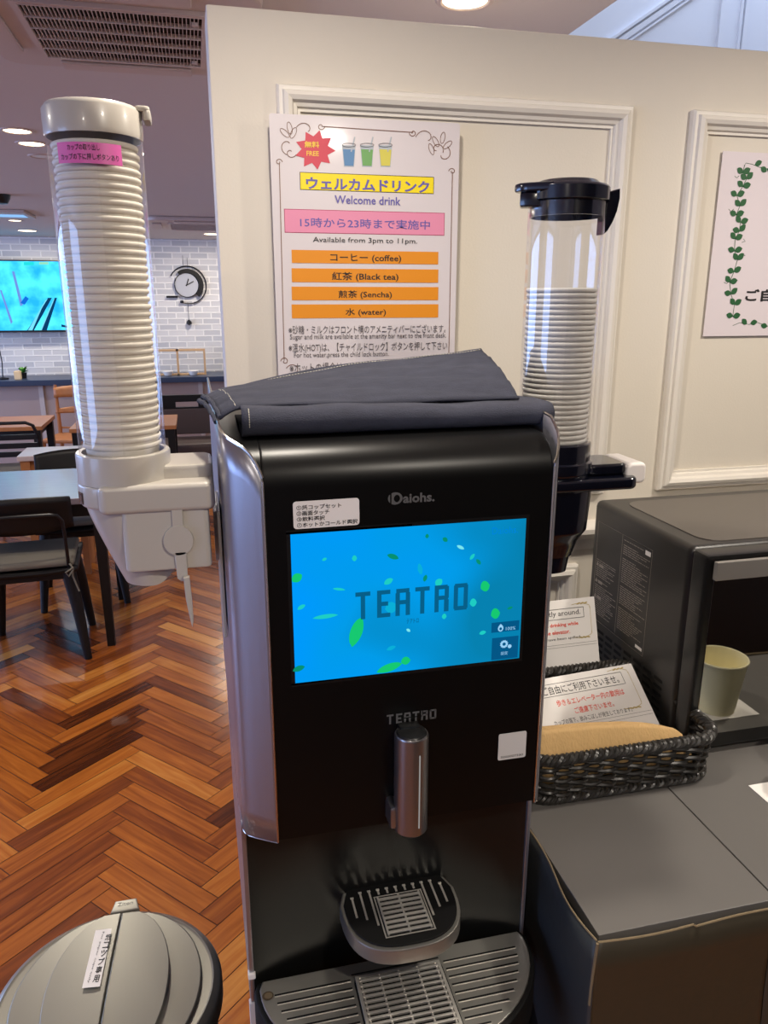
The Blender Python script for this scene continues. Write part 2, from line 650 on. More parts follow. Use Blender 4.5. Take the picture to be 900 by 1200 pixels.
def picture_frame_moulding(b, x0, z0, x1, z1):
    """stepped panel moulding, mitred"""
    prof = [(0, 0), (0.0, 0.010), (0.003, 0.014), (0.008, 0.014), (0.010, 0.019), (0.016, 0.022), (0.022, 0.019), (0.025, 0.012), (0.030, 0.010), (0.032, 0.005), (0.036, 0.005), (0.036, 0)]
    loops = []
    for d, h in prof:
        loops.append([(x0 + d, PW - h, z0 + d), (x1 - d, PW - h, z0 + d), (x1 - d, PW - h, z1 - d), (x0 + d, PW - h, z1 - d)])
    vs = [p for l in loops for p in l]
    fs = []
    for i in range(len(loops) - 1):
        for k in range(4):
            fs.append((i * 4 + k, i * 4 + (k + 1) % 4, (i + 1) * 4 + (k + 1) % 4, (i + 1) * 4 + k))
    b.add(vs, fs)


b = B()
picture_frame_moulding(b, 0.143, 1.20, 0.742, 1.873)
picture_frame_moulding(b, 0.857, 1.20, 1.47, 1.873)
picture_frame_moulding(b, 1.585, 1.20, 2.2, 1.873)
b.build('trim_1', M_trim, kind='structure', smooth=25)
b = B()
b.prism([(PW, 1.09), (PW - 0.008, 1.09), (PW - 0.012, 1.10), (PW - 0.012, 1.112), (PW - 0.028, 1.118), (PW - 0.034, 1.128), (PW - 0.034, 1.137), (PW - 0.02, 1.145), (PW, 1.147)], 0.045, 2.6, 'yz')
b.build('trim_2', M_trim, kind='structure', smooth=25)
b = B()
picture_frame_moulding(b, 0.143, 0.2, 0.70, 1.06)
picture_frame_moulding(b, 0.80, 0.2, 1.47, 1.06)
b.build('trim_3', M_trim, kind='structure', smooth=25)
b = B()
b.box(0.045, PW - 0.014, 0, 2.6, PW, 0.09, bev=0.003)
b.build('baseboard_partition', mat('brown_skirting', rgb(92, 54, 30), 0.5), kind='structure')

# stair wall seen over the partition, through the void
M_stair = mat('stair_wall_paint', rgb(226, 228, 236), 0.6)
b = B()
b.box(0.81, 2.30, 0, 2.6, 2.42, 3.3)
b.build('wall_stair', M_stair, kind='structure')
b = B()
SY = 2.30
pa, pb = pix(716, 44, 1, SY), pix(800, -14, 1, SY)
dv = (pb - pa).normalized()
nv = Vector((dv.z, 0, -dv.x))
for off, wdt, th in ((0, 0.008, 0.010), (0.014, 0.014, 0.007), (0.034, 0.005, 0.006)):
    p0, p1 = pa + nv * off - dv * 0.3, pb + nv * off + dv * 0.6
    q = [(p0.x, p0.z), (p1.x, p1.z), ((p1 + nv * wdt).x, (p1 + nv * wdt).z), ((p0 + nv * wdt).x, (p0 + nv * wdt).z)]
    b.prism(q, SY - th, SY, 'xz')
xv = pix(846, 20, 1, SY).x
for dx, wdt, th in ((0, 0.026, 0.012), (0.062, 0.008, 0.008), (0.078, 0.016, 0.012)):
    b.box(xv + dx - wdt / 2, SY - th, 1.9, xv + dx + wdt / 2, SY, 3.2)
b.build('trim_4', M_stair, kind='structure')


# ------------------------------------------------------------------ ceiling fittings
def downlight(x, y, label, power, on=True, r=0.042):
    t = thing('downlight', (x, y, CEIL), label, 'ceiling light', 'recessed downlights')
    q = B()
    q.lathe([(r, -0.001), (r + 0.004, -0.004), (r + 0.012, -0.003), (r + 0.014, 0.0)], (x, y, CEIL), 32)
    q.build('trim_ring', M_acpanel, t)
    q = B()
    q.lathe([(0, -0.0015), (r, -0.0015)], (x, y, CEIL), 32)
    q.build('lamp', M_lamp if on else M_trim, t)
    if power:
        l = bpy.data.lights.new('downlight_beam', 'AREA')
        l.shape = 'DISK'
        l.size = 0.07
        l.energy = power
        l.color = WARM
        l.spread = PI
        o = bpy.data.objects.new('downlight_beam', l)
        C.objects.link(o)
        o.parent = t
        o.location = (0, 0, -0.012)
    return t


PWR = 9.0
for (px, py, lab, pw, on) in ((20, 153, 'round lit downlight left of the tall cup tube, larger of the near pair', PWR, True),
                              (37, 168, 'round lit downlight just behind the larger one beside the left cup tube', PWR * .6, True),
                              (50, 183, 'small unlit downlight half hidden by the left cup tube', 0, False),
                              (32, 272, 'small lit downlight above the television on the far wall', PWR * 1.3, True),
                              (249, 281, 'small lit downlight above the clock, against the partition edge', PWR * 1.3, True),
                              (545, 0, 'bright downlight cut by the top of the picture above the partition', PWR * .5, True)):
    p = pix(px, py, 2, CEIL)
    if p.y > 7.2:
        p *= 7.2 / p.y
    downlight(p.x, p.y, lab, pw, on, 0.042 if py < 260 else 0.07)
# downlights out of view; one behind the photographer added to even the wall light
for x, y, pw in LIGHTS_BEHIND:
    downlight(x, y, 'round downlight in the ceiling out of the picture', pw)


def cassette(x, y):
    z = CEIL
    t = thing('ceiling_air_conditioner', (x, y, z), 'large beige ceiling cassette air conditioner with dark slatted grille above the left cup tube', 'air conditioner', 'ceiling cassettes')
    s = 0.272
    q = B()
    q.prism(rrect(x - s, y - s, x + s, y + s, 0.05), z - 0.022, z, 'xy', bev=0.008)
    q.build('panel', M_acpanel, t)
    q = B()
    g = 0.163
    for k in range(4):
        M = Matrix.Translation((x, y, 0)) @ Matrix.Rotation(k * PI / 2, 4, 'Z')
        q.box(-g + 0.02, -0.256, z - 0.030, g - 0.02, -0.208, z - 0.0225, bev=0.003, M=M)
    q.build('air_flap', M_acpanel, t)
    q = B()
    q.box(x - g, y - g, z - 0.0225, x + g, y + g, z - 0.0215)
    q.build('grille_back', M_acdark, t)
    q = B()
    n = 44
    for i in range(n + 1):
        xx = x - g + 2 * g * i / n
        q.box(xx - 0.0007, y - g, z - 0.029, xx + 0.0007, y + g, z - 0.0226)
    for i in range(6):
        yy = y - g + 2 * g * i / 5
        q.box(x - g, yy - 0.0016, z - 0.031, x + g, yy + 0.0016, z - 0.0226)
    for a in ((x - g - .012, y - g - .012, x + g + .012, y - g), (x - g - .012, y + g, x + g + .012, y + g + .012), (x - g - .012, y - g, x - g, y + g), (x + g, y - g, x + g + .012, y + g)):
        q.box(a[0], a[1], z - 0.030, a[2], a[3], z - 0.0222)
    for yy in (y - g + .03, y + g - .04):
        q.box(x + g - .02, yy, z - 0.033, x + g - .008, yy + .012, z - .028)
    q.build('grille', M_acpanel, t)
    return t


ac = cassette(-0.112, 1.845)
dup(ac, (0.1, 6.1, CEIL), 0, 'small far ceiling cassette air conditioner above the clock, partly behind the partition', 1.35)
p = pix(12, 249, 2, CEIL)
t = thing('ceiling_vent', (p.x, p.y, CEIL), 'slim ceiling panel glowing blue at the left picture edge', 'ceiling panel')
q = B()
q.box(p.x - 0.25, p.y - 0.2, CEIL - 0.02, p.x + 0.12, p.y + 0.2, CEIL - 0.001, bev=0.004)
q.build('frame', M_acpanel, t)
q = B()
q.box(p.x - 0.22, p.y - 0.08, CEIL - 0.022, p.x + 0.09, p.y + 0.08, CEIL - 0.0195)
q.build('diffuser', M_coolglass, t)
p = pix(1, 228, 2, CEIL)
q = B()
q.lathe([(0, -0.05), (0.03, -0.045), (0.045, -0.02), (0.05, 0)], (p.x, p.y, CEIL), 24)
q.build('ceiling_sensor', M_black, origin=(p.x, p.y, CEIL), label='small dark dome on the ceiling at the left picture edge', category='sensor')


# ------------------------------------------------------------------ drinks machine
MX0, MX1, MF = 0.014, 0.331, 0.65          # body left, right, front plane
T = thing('drink_machine', (0.17, 0.88, 0.78), 'tall black and silver drinks machine with a blue touch screen', 'drinks machine')
# lower body: side shells, back and recessed niche panel
b = B()
b.prism([(0.6975, 0.785), (0.6975, 1.06), (1.10, 1.06), (1.10, 0.785)], MX0 + 0.004, MX1 - 0.004, 'yz', bev=0.006)
body = b.build('body', M_dark, T)
for xx, nm in ((MX0, 0), (MX1 - 0.005, 1)):
    b = B()
    pts = [(1.10, 0.785), (1.10, 1.044), (0.675, 1.044)] if nm else [(1.10, 0.785), (1.10, 1.056)] + arc(0.690, 1.044, 0.012, 90, 180, 5)
    pts += [(0.678, 0.785)]
    b.prism(pts, xx, xx + 0.005, 'yz', bev=0.0012)
    b.build('side_shell', M_silver, T)
b = B()


def niche(u, v):
    x = MX0 + 0.005 + (MX1 - MX0 - 0.010) * u
    d = (2 * u - 1)
    return (x, 0.679 + 0.018 * (1 - d * d) ** 0.8, 0.80 + 0.262 * v)


b.grid(niche, 40, 10)
b.build('niche_panel', M_niche, T)
# small light clips on the left shell edge
b = B()
b.box(MX0 - 0.0015, 0.675, 0.855, MX0 + 0.0065, 0.683, 0.862, bev=0.001)
b.build('shell_clip', M_white, T)
b = B()
b.box(MX0 - 0.002, 0.676, 0.79, MX0 + 0.006, 0.684, 0.822, bev=0.001)
b.build('shell_clip', M_white, T)

# upper housing behind the fascia, with the roll over the top
R = 0.036
TOPZ = 1.437


def roll(y0=MF, zb=1.045, back=1.10, d=0.0):
    p = [(y0, zb)] + [(a, c) for a, c in arc(y0 + R, TOPZ - R, R, 180, 90, 10)] + [(back, TOPZ)]
    return p


b = B()
prof = roll()
poly = prof + [(1.10, 1.045)]
b.prism([(y, z) for y, z in poly], 0.048, 0.3205, 'yz', bev=0.0025, seg=2)
fascia = b.build('front_panel', M_fascia, T)
def side_strip(plan, name, m):
    """a vertical skin following the plan curve, cut on top by the roll of the fascia, with a bright lip"""
    q = B()
    n = len(plan)
    vs, fs = [], []

    # the side skins stand a little proud of the black top
    tab = [(.6490, 1.4085), (.6508, 1.4165), (.6528, 1.4245), (.6555, 1.4318), (.659, 1.4370), (.663, 1.4405), (.669, 1.4450), (.676, 1.4490), (.69, 1.4525), (.70, 1.4535), (1.2, 1.4535)]

    def top(y):
        for (ya, za), (yb, zb_) in zip(tab, tab[1:]):
            if ya <= y <= yb:
                return za + (zb_ - za) * (y - ya) / (yb - ya)
        return tab[0][1]
    nz = 14
    for i, (x, y) in enumerate(plan):
        zt = top(y)
        for k in range(nz + 1):
            vs.append((x, y, 1.043 + (zt - 1.043) * k / nz))
    for i in range(n - 1):
        for k in range(nz):
            a = i * (nz + 1) + k
            fs.append((a, a + nz + 1, a + nz + 2, a + 1))
    q.add(vs, fs)
    o = q.build(name, m, T)
    md = o.modifiers.new('skin', 'SOLIDIFY')
    md.thickness = 0.0016
    md.offset = 0
    q = B()
    q.tube([(x, y, top(y) + 0.0008) for x, y in plan], 0.0014, 6)
    q.tube([(plan[0][0], plan[0][1], z) for z in (1.043, 1.2, 1.36, 1.4085)], 0.001, 6)
    q.tube([(x, y, 1.0428) for x, y in plan], 0.0011, 6)
    q.build('edge_lip', M_chrome, o)
    return o


left_plan = [(0.0485, 0.6495), (0.0465, 0.6508), (0.043, 0.6528), (0.0385, 0.6555), (0.033, 0.6590), (0.0275, 0.6625), (0.022, 0.6668), (0.0185, 0.6715), (0.0165, 0.678), (0.0155, 0.688), (0.015, 0.70), (0.0145, 0.75), (0.014, 0.90), (0.0135, 1.10)]
side_strip(left_plan, 'side_panel', M_silver)
b = B()


def roll_z(y):
    d = MF + R - y
    return TOPZ if d <= 0 else TOPZ - R + math.sqrt(max(0, R * R - d * d))


for k in range(len(left_plan) - 1):
    (xa, ya), (xb, yb) = left_plan[k], left_plan[k + 1]
    b.add([(xa, ya, roll_z(ya)), (0.0482, ya, roll_z(ya)), (0.0482, yb, roll_z(yb)), (xb, yb, roll_z(yb))], [(0, 1, 2, 3)])
b.build('top_cover', M_fascia, T)
right_plan = [(0.3205, 0.6495), (0.3235, 0.651), (0.326, 0.6545), (0.3275, 0.66), (0.329, 0.68), (0.330, 0.72), (0.331, 0.8), (0.331, 0.95), (0.331, 1.10)]
side_strip(right_plan, 'side_panel', M_silver)


# screen
def screen_glow():
    m = bpy.data.materials.new('screen_picture')
    m.use_nodes = True
    nt = m.node_tree
    nt.nodes.remove(nt.nodes['Principled BSDF'])
    tc = nt.nodes.new('ShaderNodeTexCoord')
    n = nt.nodes.new('ShaderNodeTexNoise')
    n.inputs['Scale'].default_value = 9
    n.inputs['Detail'].default_value = 1
    nt.links.new(tc.outputs['Object'], n.inputs['Vector'])
    sp = nt.nodes.new('ShaderNodeSeparateXYZ')
    nt.links.new(tc.outputs['Generated'], sp.inputs[0])
    ad = nt.nodes.new('ShaderNodeMath')
    ad.operation = 'MULTIPLY_ADD'
    ad.inputs[1].default_value = 0.55
    nt.links.new(sp.outputs['X'], ad.inputs[0])
    nt.links.new(n.outputs['Fac'], ad.inputs[2])
    cr = nt.nodes.new('ShaderNodeValToRGB')
    e = cr.color_ramp.elements
    e[0].position, e[0].color = 0.45, rgb(0, 150, 246)
    e[1].position, e[1].color = 1.05, rgb(6, 126, 172)
    k = e.new(0.72)
    k.color = rgb(2, 152, 228)
    nt.links.new(ad.outputs[0], cr.inputs[0])
    em = nt.nodes.new('ShaderNodeEmission')
    nt.links.new(cr.outputs[0], em.inputs[0])
    em.inputs[1].default_value = 1.0
    nt.links.new(em.outputs[0], nt.nodes['Material Output'].inputs[0])
    return m


def S(x, y, d=0.0):
    p = pix(x, y, 1, MF)
    return (p.x, p.z)


sx0, sz1 = S(340, 626)
sx1 = S(616, 611)[0]
sz0 = S(346, 800)[1]
b = B()
b.quad(wallM(MF - 0.0012), sx0, sz0, sx1, sz1, 0)
for i, (x, y, l, wd, rot, mi) in enumerate((
        (418, 740, .026, .0085, 1.25, 1), (456, 782, .022, .006, 0.25, 1), (460, 652, .010, .0035, -0.4, 4), (381, 722, .020, .003, 0.05, 2), (348, 677, .009, .006, 0.6, 1),
        (353, 711, .007, .0028, 0.5, 2), (455, 681, .008, .004, 0.5, 2), (539, 641, .007, .0022, -0.5, 3), (521, 632, .005, .003, -0.7, 4), (498, 677, .006, .0028, 1.3, 4),
        (514, 682, .007, .005, 0.8, 2), (568, 687, .008, .008, 0.3, 1), (553, 652, .006, .0025, 0.9, 2), (560, 658, .006, .0025, -0.9, 4), (554, 706, .006, .006, 0.1, 2),
        (580, 719, .008, .008, 0.2, 1), (397, 690, .010, .0018, -0.2, 2), (350, 783, .010, .004, 0.3, 4), (475, 774, .008, .006, 0.1, 1), (478, 738, .004, .002, -0.7, 3),
        (520, 722, .004, .004, 0, 2), (380, 655, .004, .002, 0.4, 2), (565, 741, .006, .003, .2, 2), (500, 628, .003, .003, 0, 4), (597, 712, .005, .002, 0.3, 4), (415, 654, .004, .004, 0, 2),
        (458, 712, .010, .008, .1, 5), (492, 667, .004, .008, .2, 5), (458, 759, .008, .003, .3, 5))):
    px, pz = S(x, y)
    pts = []
    for k in range(9):
        u = -1 + 2 * k / 8
        pts.append((u, (1 - u * u) ** 0.7))
    for k in range(1, 8):
        u = 1 - 2 * k / 8
        pts.append((u, -(1 - u * u) ** 0.9 * 0.8))
    l, wd = l * 1.2, wd * 1.3
    pts = [(px + u * l * .5 * math.cos(rot) - v * wd * .6 * math.sin(rot), pz + u * l * .5 * math.sin(rot) + v * wd * .6 * math.cos(rot)) for u, v in pts]
    b.disc(wallM(MF - 0.0014), 0, 0, 0, 0, mi, pts=pts)
Mt = wallM(MF - 0.0016)
a0, z0 = S(414, 726)
a1 = S(551, 700)[0]
z1 = S(414, 694)[1]
LET = [  # condensed capitals: T E A T R O as boxes
]
cw = (a1 - a0) / 6.0


def cap(bb, ch, x, y, wd, h, st, M, mi):
    def r(u0, v0, u1, v1):
        bb.quad(M, x + u0 * wd, y + v0 * h, x + u1 * wd, y + v1 * h, mi)
    s = st / wd
    t = st / h
    if ch == 'T':
        r(0, 1 - t, 1, 1), r(.5 - s / 2, 0, .5 + s / 2, 1 - t)
    elif ch == 'E':
        r(0.1, 0, .1 + s, 1), r(.1 + s, 0, 1, t), r(.1 + s, .5 - t / 2, .85, .5 + t / 2), r(.1 + s, 1 - t, 1, 1)
    elif ch == 'A':
        r(0, 0, s, 1 - t), r(1 - s, 0, 1, 1 - t), r(.05, 1 - t, .95, 1), r(s, .42, 1 - s, .42 + t)
    elif ch == 'R':
        r(0, 0, s, 1), r(s, 1 - t, .9, 1), r(1 - s, .5, 1, .95), r(s, .45, .95, .45 + t), r(1 - s * 1.1, 0, 1, .45)
    elif ch == 'O':
        r(0, .06, s, .94), r(1 - s, .06, 1, .94), r(.06, 0, .94, t), r(.06, 1 - t, .94, 1)


for i, ch in enumerate('TEATRO'):
    cap(b, ch, a0 + cw * i + cw * .1, z0 + (z1 - z0) * 0.0, cw * .74, (z1 - z0), 0.0042, Mt, 6)
x0, z0 = S(476, 728)
x1 = S(490, 727)[0]
b.text('ﾃｱﾄﾛ', Mt, x0, x1, z0 - .002, z0 + .003, mi=6)
for (xa, ya, xb, yb, mi) in ((575, 741, 608, 726, 7), (575, 773, 607, 744, 7)):
    q0, q1 = S(xa, ya), S(xb, yb)
    b.quad(wallM(MF - 0.0015), q0[0], q0[1], q1[0], q1[1], mi)
q0 = S(592, 738)
b.text('100%', Mt, q0[0], q0[0] + .010, q0[1], q0[1] + .0035, mi=8)
q0 = S(586, 735)
b.disc(Mt, 0, 0, 0, 0, 8, pts=[(q0[0] + .003 * math.sin(a) * (1 - .5 * max(0, math.cos(a))), q0[1] + .004 * math.cos(a)) for a in [2 * PI * k / 14 for k in range(14)]])
b.disc(wallM(MF - 0.0017), q0[0], q0[1] - .001, .0014, .0016, 7)
q0 = S(590, 754)
b.disc(Mt, q0[0], q0[1], .0045, .0045, 8, pts=[(q0[0] + (.0045 if k % 2 else .0036) * math.cos(2 * PI * k / 24), q0[1] + (.0045 if k % 2 else .0036) * math.sin(2 * PI * k / 24)) for k in range(24)])
b.disc(wallM(MF - 0.0017), q0[0], q0[1], .0018, .0018, 7)
b.disc(Mt, q0[0] + .006, q0[1] - .003, .002, .002, 8)
q0 = S(586, 767)
b.text('設定', Mt, q0[0], q0[0] + .0075, q0[1], mi=8)
q0 = S(576, 626)
b.text('Daiohs.', Mt, q0[0], q0[0] + .026, q0[1], q0[1] + .007, mi=9)
b.build('screen', [screen_glow(), emat('leaf_glow_green', rgb(22, 196, 110)), emat('leaf_glow_teal', rgb(30, 200, 190)), emat('leaf_glow_pale', rgb(120, 226, 232)), emat('leaf_glow_dark', rgb(8, 140, 110)), emat('leaf_glow_soft', rgb(10, 170, 210)), emat('screen_letter_glow', rgb(8, 92, 132)), emat('screen_tile_glow', rgb(4, 84, 130)), emat('screen_icon_glow', rgb(150, 205, 240)), emat('screen_faint_glow', rgb(0, 128, 214))], T)
b = B()
b.frame(wallM(MF), sx0 - .0035, sz0 - .004, sx1 + .0035, sz1 + .0035, 0.0034, z=0.0006)
b.build('screen_bezel', M_black, T)

# maker's lettering on the fascia
b = B()
q0, q1 = S(472, 589), S(509, 586)
b.text('aiohs.', wallM(MF - .0006), q0[0], q1[0], q0[1] - .0005, q0[1] + .0085, bold=.03)
cx, cz = S(463, 584)
b.disc(wallM(MF - .0006), cx, cz, .0068, .0058)
b.disc(wallM(MF - .0009), cx + .0015, cz, .0028, .0034, 1)
b.quad(wallM(MF - .0009), cx - .0048, cz - .0058, cx - .0036, cz + .0058, 1)
b.build('logo', [M_greyletter, M_fascia], fascia)
b = B()
q0, q1 = S(452, 849), S(512, 846)
h = .0105
cw = (q1[0] - q0[0]) / 6
for i, ch in enumerate('TEATRO'):
    cap(b, ch, q0[0] + cw * i + cw * .1, q0[1], cw * .78, h, 0.0019, wallM(MF - .0006), 0)
b.quad(wallM(MF - .0009), q0[0] + cw * 1.9, q0[1] + h * .42, q0[0] + cw * 4.2, q0[1] + h * .52, 1)
b.build('logo', [M_greyletter, M_fascia], fascia)
# instruction sticker
b = B()
ax, az = S(344, 620)
Ms = planeM((ax, MF - 0.0008, az), (1, 0, 0.004), (0, 0, 1))
sw, sh = S(421, 612)[0] - ax, S(340, 588)[1] - az
b.prism(rrect(0, 0, sw, sh, .003), 0, .0004, 'xy', M=Ms)
Mi = Ms @ Matrix.Translation((0, 0, .0007))
for k, tx in enumerate(('①紙コップセット', '②画面タッチ', '③飲料選択', '④ホットかコールド選択')):
    wdt = (.040, .029, .025, .0545)[k]
    b.text(tx, Mi, .003, .003 + wdt, sh - .0078 - k * .0053, sh - .0034 - k * .0053, mi=1, bold=.015)
b.build('instruction_sticker', [M_white, M_ink], T, label='white instruction sticker above the screen')
b = B()
ax, az = S(583, 891)
bx, bz = S(617, 856)
b.prism(rrect(ax, az, bx, bz, .002), MF - .0008, MF - .0003, 'xz')
b.text('S000007330', wallM(MF - .001), ax + .003, bx - .003, az + .0022, az + .0048, mi=1)
b.build('serial_sticker', [mat('sticker_grey', rgb(206, 204, 200), .4), M_ink], T, label='small square white sticker with a serial number')

# nozzle
nx, ny = 0.1795, 0.634
b = B()
zz0, zz1 = 1.047, 1.156
pts = []
b.lathe([(0.0, 0.0), (.014, 0.0), (.0168, .003), (.0168, zz1 - zz0 - .002), (.0155, zz1 - zz0), (0, zz1 - zz0)], (nx, ny, zz0), 40)
noz = b.build('nozzle', M_nozzle, T)
b = B()
b.box(nx - .011, ny + .002, zz1 - .01, nx + .011, MF - .0005, zz1 + .004, bev=.003)
b.lathe([(0, 0), (.0150, 0), (.0140, .0015), (0, .003)], (nx, ny, zz1 + .0002), 32)
b.build('nozzle_cap', M_black, noz)
b = B()
b.box(nx + .0035, ny - .0171, zz0 + .012, nx + .0047, ny - .0145, zz1 - .016, bev=.0004)
b.build('light_slit', emat('slit_glow', rgb(196, 194, 190), 0.5), noz)  # groove line on the nozzle; its brightness is emission, no lamp
b = B()
b.box(nx - .022, ny - .004, zz0 + .004, nx - .012, MF + .03, zz0 + .030, bev=.004)
b.build('nozzle_bracket', M_nozzle, noz)


# raised cup stand
def dshape(cx, yb, hw, depth, rc, n=18, e=2.2):
    """flat back on yb, rounded front towards -Y"""
    pts = []
    for k in range(n + 1):
        a = PI * k / n
        c, s = math.cos(a), math.sin(a)
        pts.append((cx + hw * math.copysign(abs(c) ** (2 / e), c), yb - rc - (depth - rc) * abs(s) ** (2 / e)))
    pts += [(cx - hw + rc * .35, yb), (cx + hw - rc * .35, yb)]
    return pts[::-1]


scx = 0.178
b = B()
out = dshape(scx, 0.700, .0645, .094, .022, 24, 2.7)
b.prism(out, .9085, .927, 'xy', bev=.002)
stand = b.build('cup_stand', M_tray, T, label='silver edged half round cup stand')
b = B()
inn = dshape(scx, 0.698, .0605, .088, .022, 24, 2.7)
gx0, gx1, gy0, gy1 = scx - .024, scx + .024, .624, .676
b.prism(inn, .927, .9295, 'xy', bev=.001)
b.build('stand_top', M_rubber, stand)
b = B()
for k in range(11):
    x = scx - .050 + k * .010
    yb = .690 if 0 < k < 10 else .684
    ya = .682 if 2 <= k <= 8 else (.65 if k in (1, 9) else .655)
    if k in (2, 8):
        ya = .64
    b.box(x - .0011, ya, .9296, x + .0011, yb, .9301)
    b.box(x - .0018, yb - .0022, .9296, x + .0018, yb, .9304)
b.build('stand_slot', M_steel, stand)
b = B()
b.prism(rrect(gx0 - .003, gy0 - .003, gx1 + .003, gy1 + .003, .004), .9296, .9299, 'xy', mi=1)
for k in range(8):
    y = gy0 + .003 + k * (gy1 - gy0 - .006) / 7
    b.box(gx0, y - .0016, .9299, gx1, y + .0016, .932, bev=.0006)
for x in (gx0 + .001, scx, gx1 - .001):
    b.box(x - .001, gy0, .9302, x + .001, gy1, .9318)
b.frame(planeM((0, 0, .9305), (1, 0, 0), (0, 1, 0)), gx0 - .003, gy0 - .003, gx1 + .003, gy1 + .003, .0016)
b.build('stand_grille', [M_steel, M_rubber], stand)

# drip tray
b = B()
tcx = .1745
out = dshape(tcx, .680, .157, .136, .012, 30, 2.0)
b.prism(out, .80, .846, 'xy', bev=.004)
tray = b.build('drip_tray', M_rubber, T)
b = B()
inn = dshape(tcx, .676, .151, .126, .010, 30, 2.0)
b.prism(inn, .846, .8495, 'xy', bev=.0015)
b.build('tray_plate', M_tray, tray)
b = B()
hx0, hx1, hy0, hy1 = .128, .217, .566, .652
for k in range(9):
    y = .655 - k * .0103
    dl = abs((.676 - .01 - y) / .116)
    half = .151 * max(0.0, 1 - min(1, dl) ** 2) ** .5 - .014
    for xa, xb in ((tcx - half, hx0 - .008), (hx1 + .008, tcx + half)):
        if xb - xa > .01:
            b.box(xa, y - .0011, .8494, xb, y + .0011, .8499, mi=0)
            b.box(xa, y - .0019, .8494, xb, y - .0011, .85, mi=1)
b.box(hx0 - .006, .6605, .8494, hx1 + .004, .6620, .8499, mi=0)
b.build('tray_slot', [M_rubber, M_steel], tray)
b = B()
b.prism(rrect(hx0 - .005, hy0 - .005, hx1 + .005, hy1 + .005, .008), .8494, .85, 'xy', mi=1)
for k in range(13):
    y = hy0 + .003 + k * (hy1 - hy0 - .006) / 12
    b.box(hx0, y - .0014, .8505, hx1, y + .0014, .8535, bev=.0005)
for k in range(5):
    x = hx0 + .002 + k * (hx1 - hx0 - .004) / 4
    b.box(x - .0009, hy0, .850, x + .0009, hy1, .853)
for a in ((hx0 - .003, hy0 - .003, hx1 + .003, hy0), (hx0 - .003, hy1, hx1 + .003, hy1 + .003), (hx0 - .003, hy0, hx0, hy1), (hx1, hy0, hx1 + .003, hy1)):
    b.box(a[0], a[1], .8502, a[2], a[3], .8535)
b.build('tray_grille', [M_steel, M_rubber], tray)
b = B()
q = pix(314, 1167, 2, .85)
b.disc(planeM((0, 0, .8501), (1, 0, 0), (0, 1, 0)), q.x, q.y, .006, .0055)
b.disc(planeM((0, 0, .8502), (1, 0, 0), (0, 1, 0)), q.x + .0005, q.y, .0042, .0038, 1)
b.build('coffee_stain', [mat('coffee_stain_dark', rgb(74, 60, 44), .4), mat('coffee_stain_pale', rgb(104, 92, 72), .4)], tray)

# wooden stand under the machine
t = thing('machine_stand', (0.17, 0.90, 0), 'dark wooden stand under the drinks machine', 'stand')
b = B()
b.box(.03, .69, .75, .325, 1.11, .784, bev=.003)
b.build('top_board', M_dwood, t)
for x0, x1 in ((.032, .052), (.302, .322)):
    b = B()
    b.box(x0, .70, 0, x1, 1.10, .75, bev=.002)
    b.build('side_board', M_dwood, t)
b = B()
b.box(.052, 1.08, 0.02, .302, 1.098, .75)
b.build('back_board', M_dwood, t)
b = B()
b.box(.052, .71, .35, .302, 1.08, .37)
b.build('shelf', M_dwood, t)

# ------------------------------------------------------------------ folded denim cloth on the machine
CT = TOPZ + 0.0035
t = thing('denim_cloth', (0.18, 0.76, CT), 'folded dark denim cloth lying on top of the drinks machine', 'cloth')


def wav(x, k=1.0):
    return 0.0014 * math.sin(38 * x + k) + 0.001 * math.sin(81 * x + 2 * k)


b = B()


def slab(u, v):
    # closed fold: v runs under, round the front and back over the top
    x = 0.036 + 0.305 * u
    yb = 0.835 - .03 * u
    yf = 0.695 + .004 * u + wav(x) * .3
    hh = .0235 - .006 * u + wav(x, 2) * .5
    P0 = [(yb, CT), (yf + .012, CT)] + [(yf + .011 - .011 * math.sin(a), CT + hh / 2 - hh / 2 * math.cos(a)) for a in [PI * k / 8 for k in range(1, 8)]] + [(yf + .013, CT + hh), (yf + .05, CT + hh * .98 + wav(x, 3) * .5), (yb, CT + hh * .75)]
    i = v * (len(P0) - 1)
    k = min(int(i), len(P0) - 2)
    f = i - k
    return (x, P0[k][0] * (1 - f) + P0[k + 1][0] * f, P0[k][1] * (1 - f) + P0[k + 1][1] * f)


b.grid(slab, 60, 22)
o = b.build('lower_fold', M_denim, t)
md = o.modifiers.new('thickness', 'SOLIDIFY')
md.thickness = .0022
md.offset = 1
lower = o
b = B()
# hem stitching beside the left end of the lower fold
for xx in (.0425,):
    pts = []
    for k in range(14):
        p = Vector(slab((xx - .036) / .305, .16 + .6 * k / 13))
        pts.append(p + Vector((0, -.0026, .0014)))
    for k in range(0, 13, 1):
        b.tube([pts[k], pts[k] * .3 + pts[k + 1] * .7], .0005, 5)
b.build('stitching', M_stitch, lower)


def ridge(u):
    """upper flap ridge line and its foot, world coordinates"""
    x = 0.004 + 0.296 * u
    zr = 1.4655 + 0.0395 * u ** 0.9 + .004 * math.sin(PI * u)
    return x, 0.80, zr


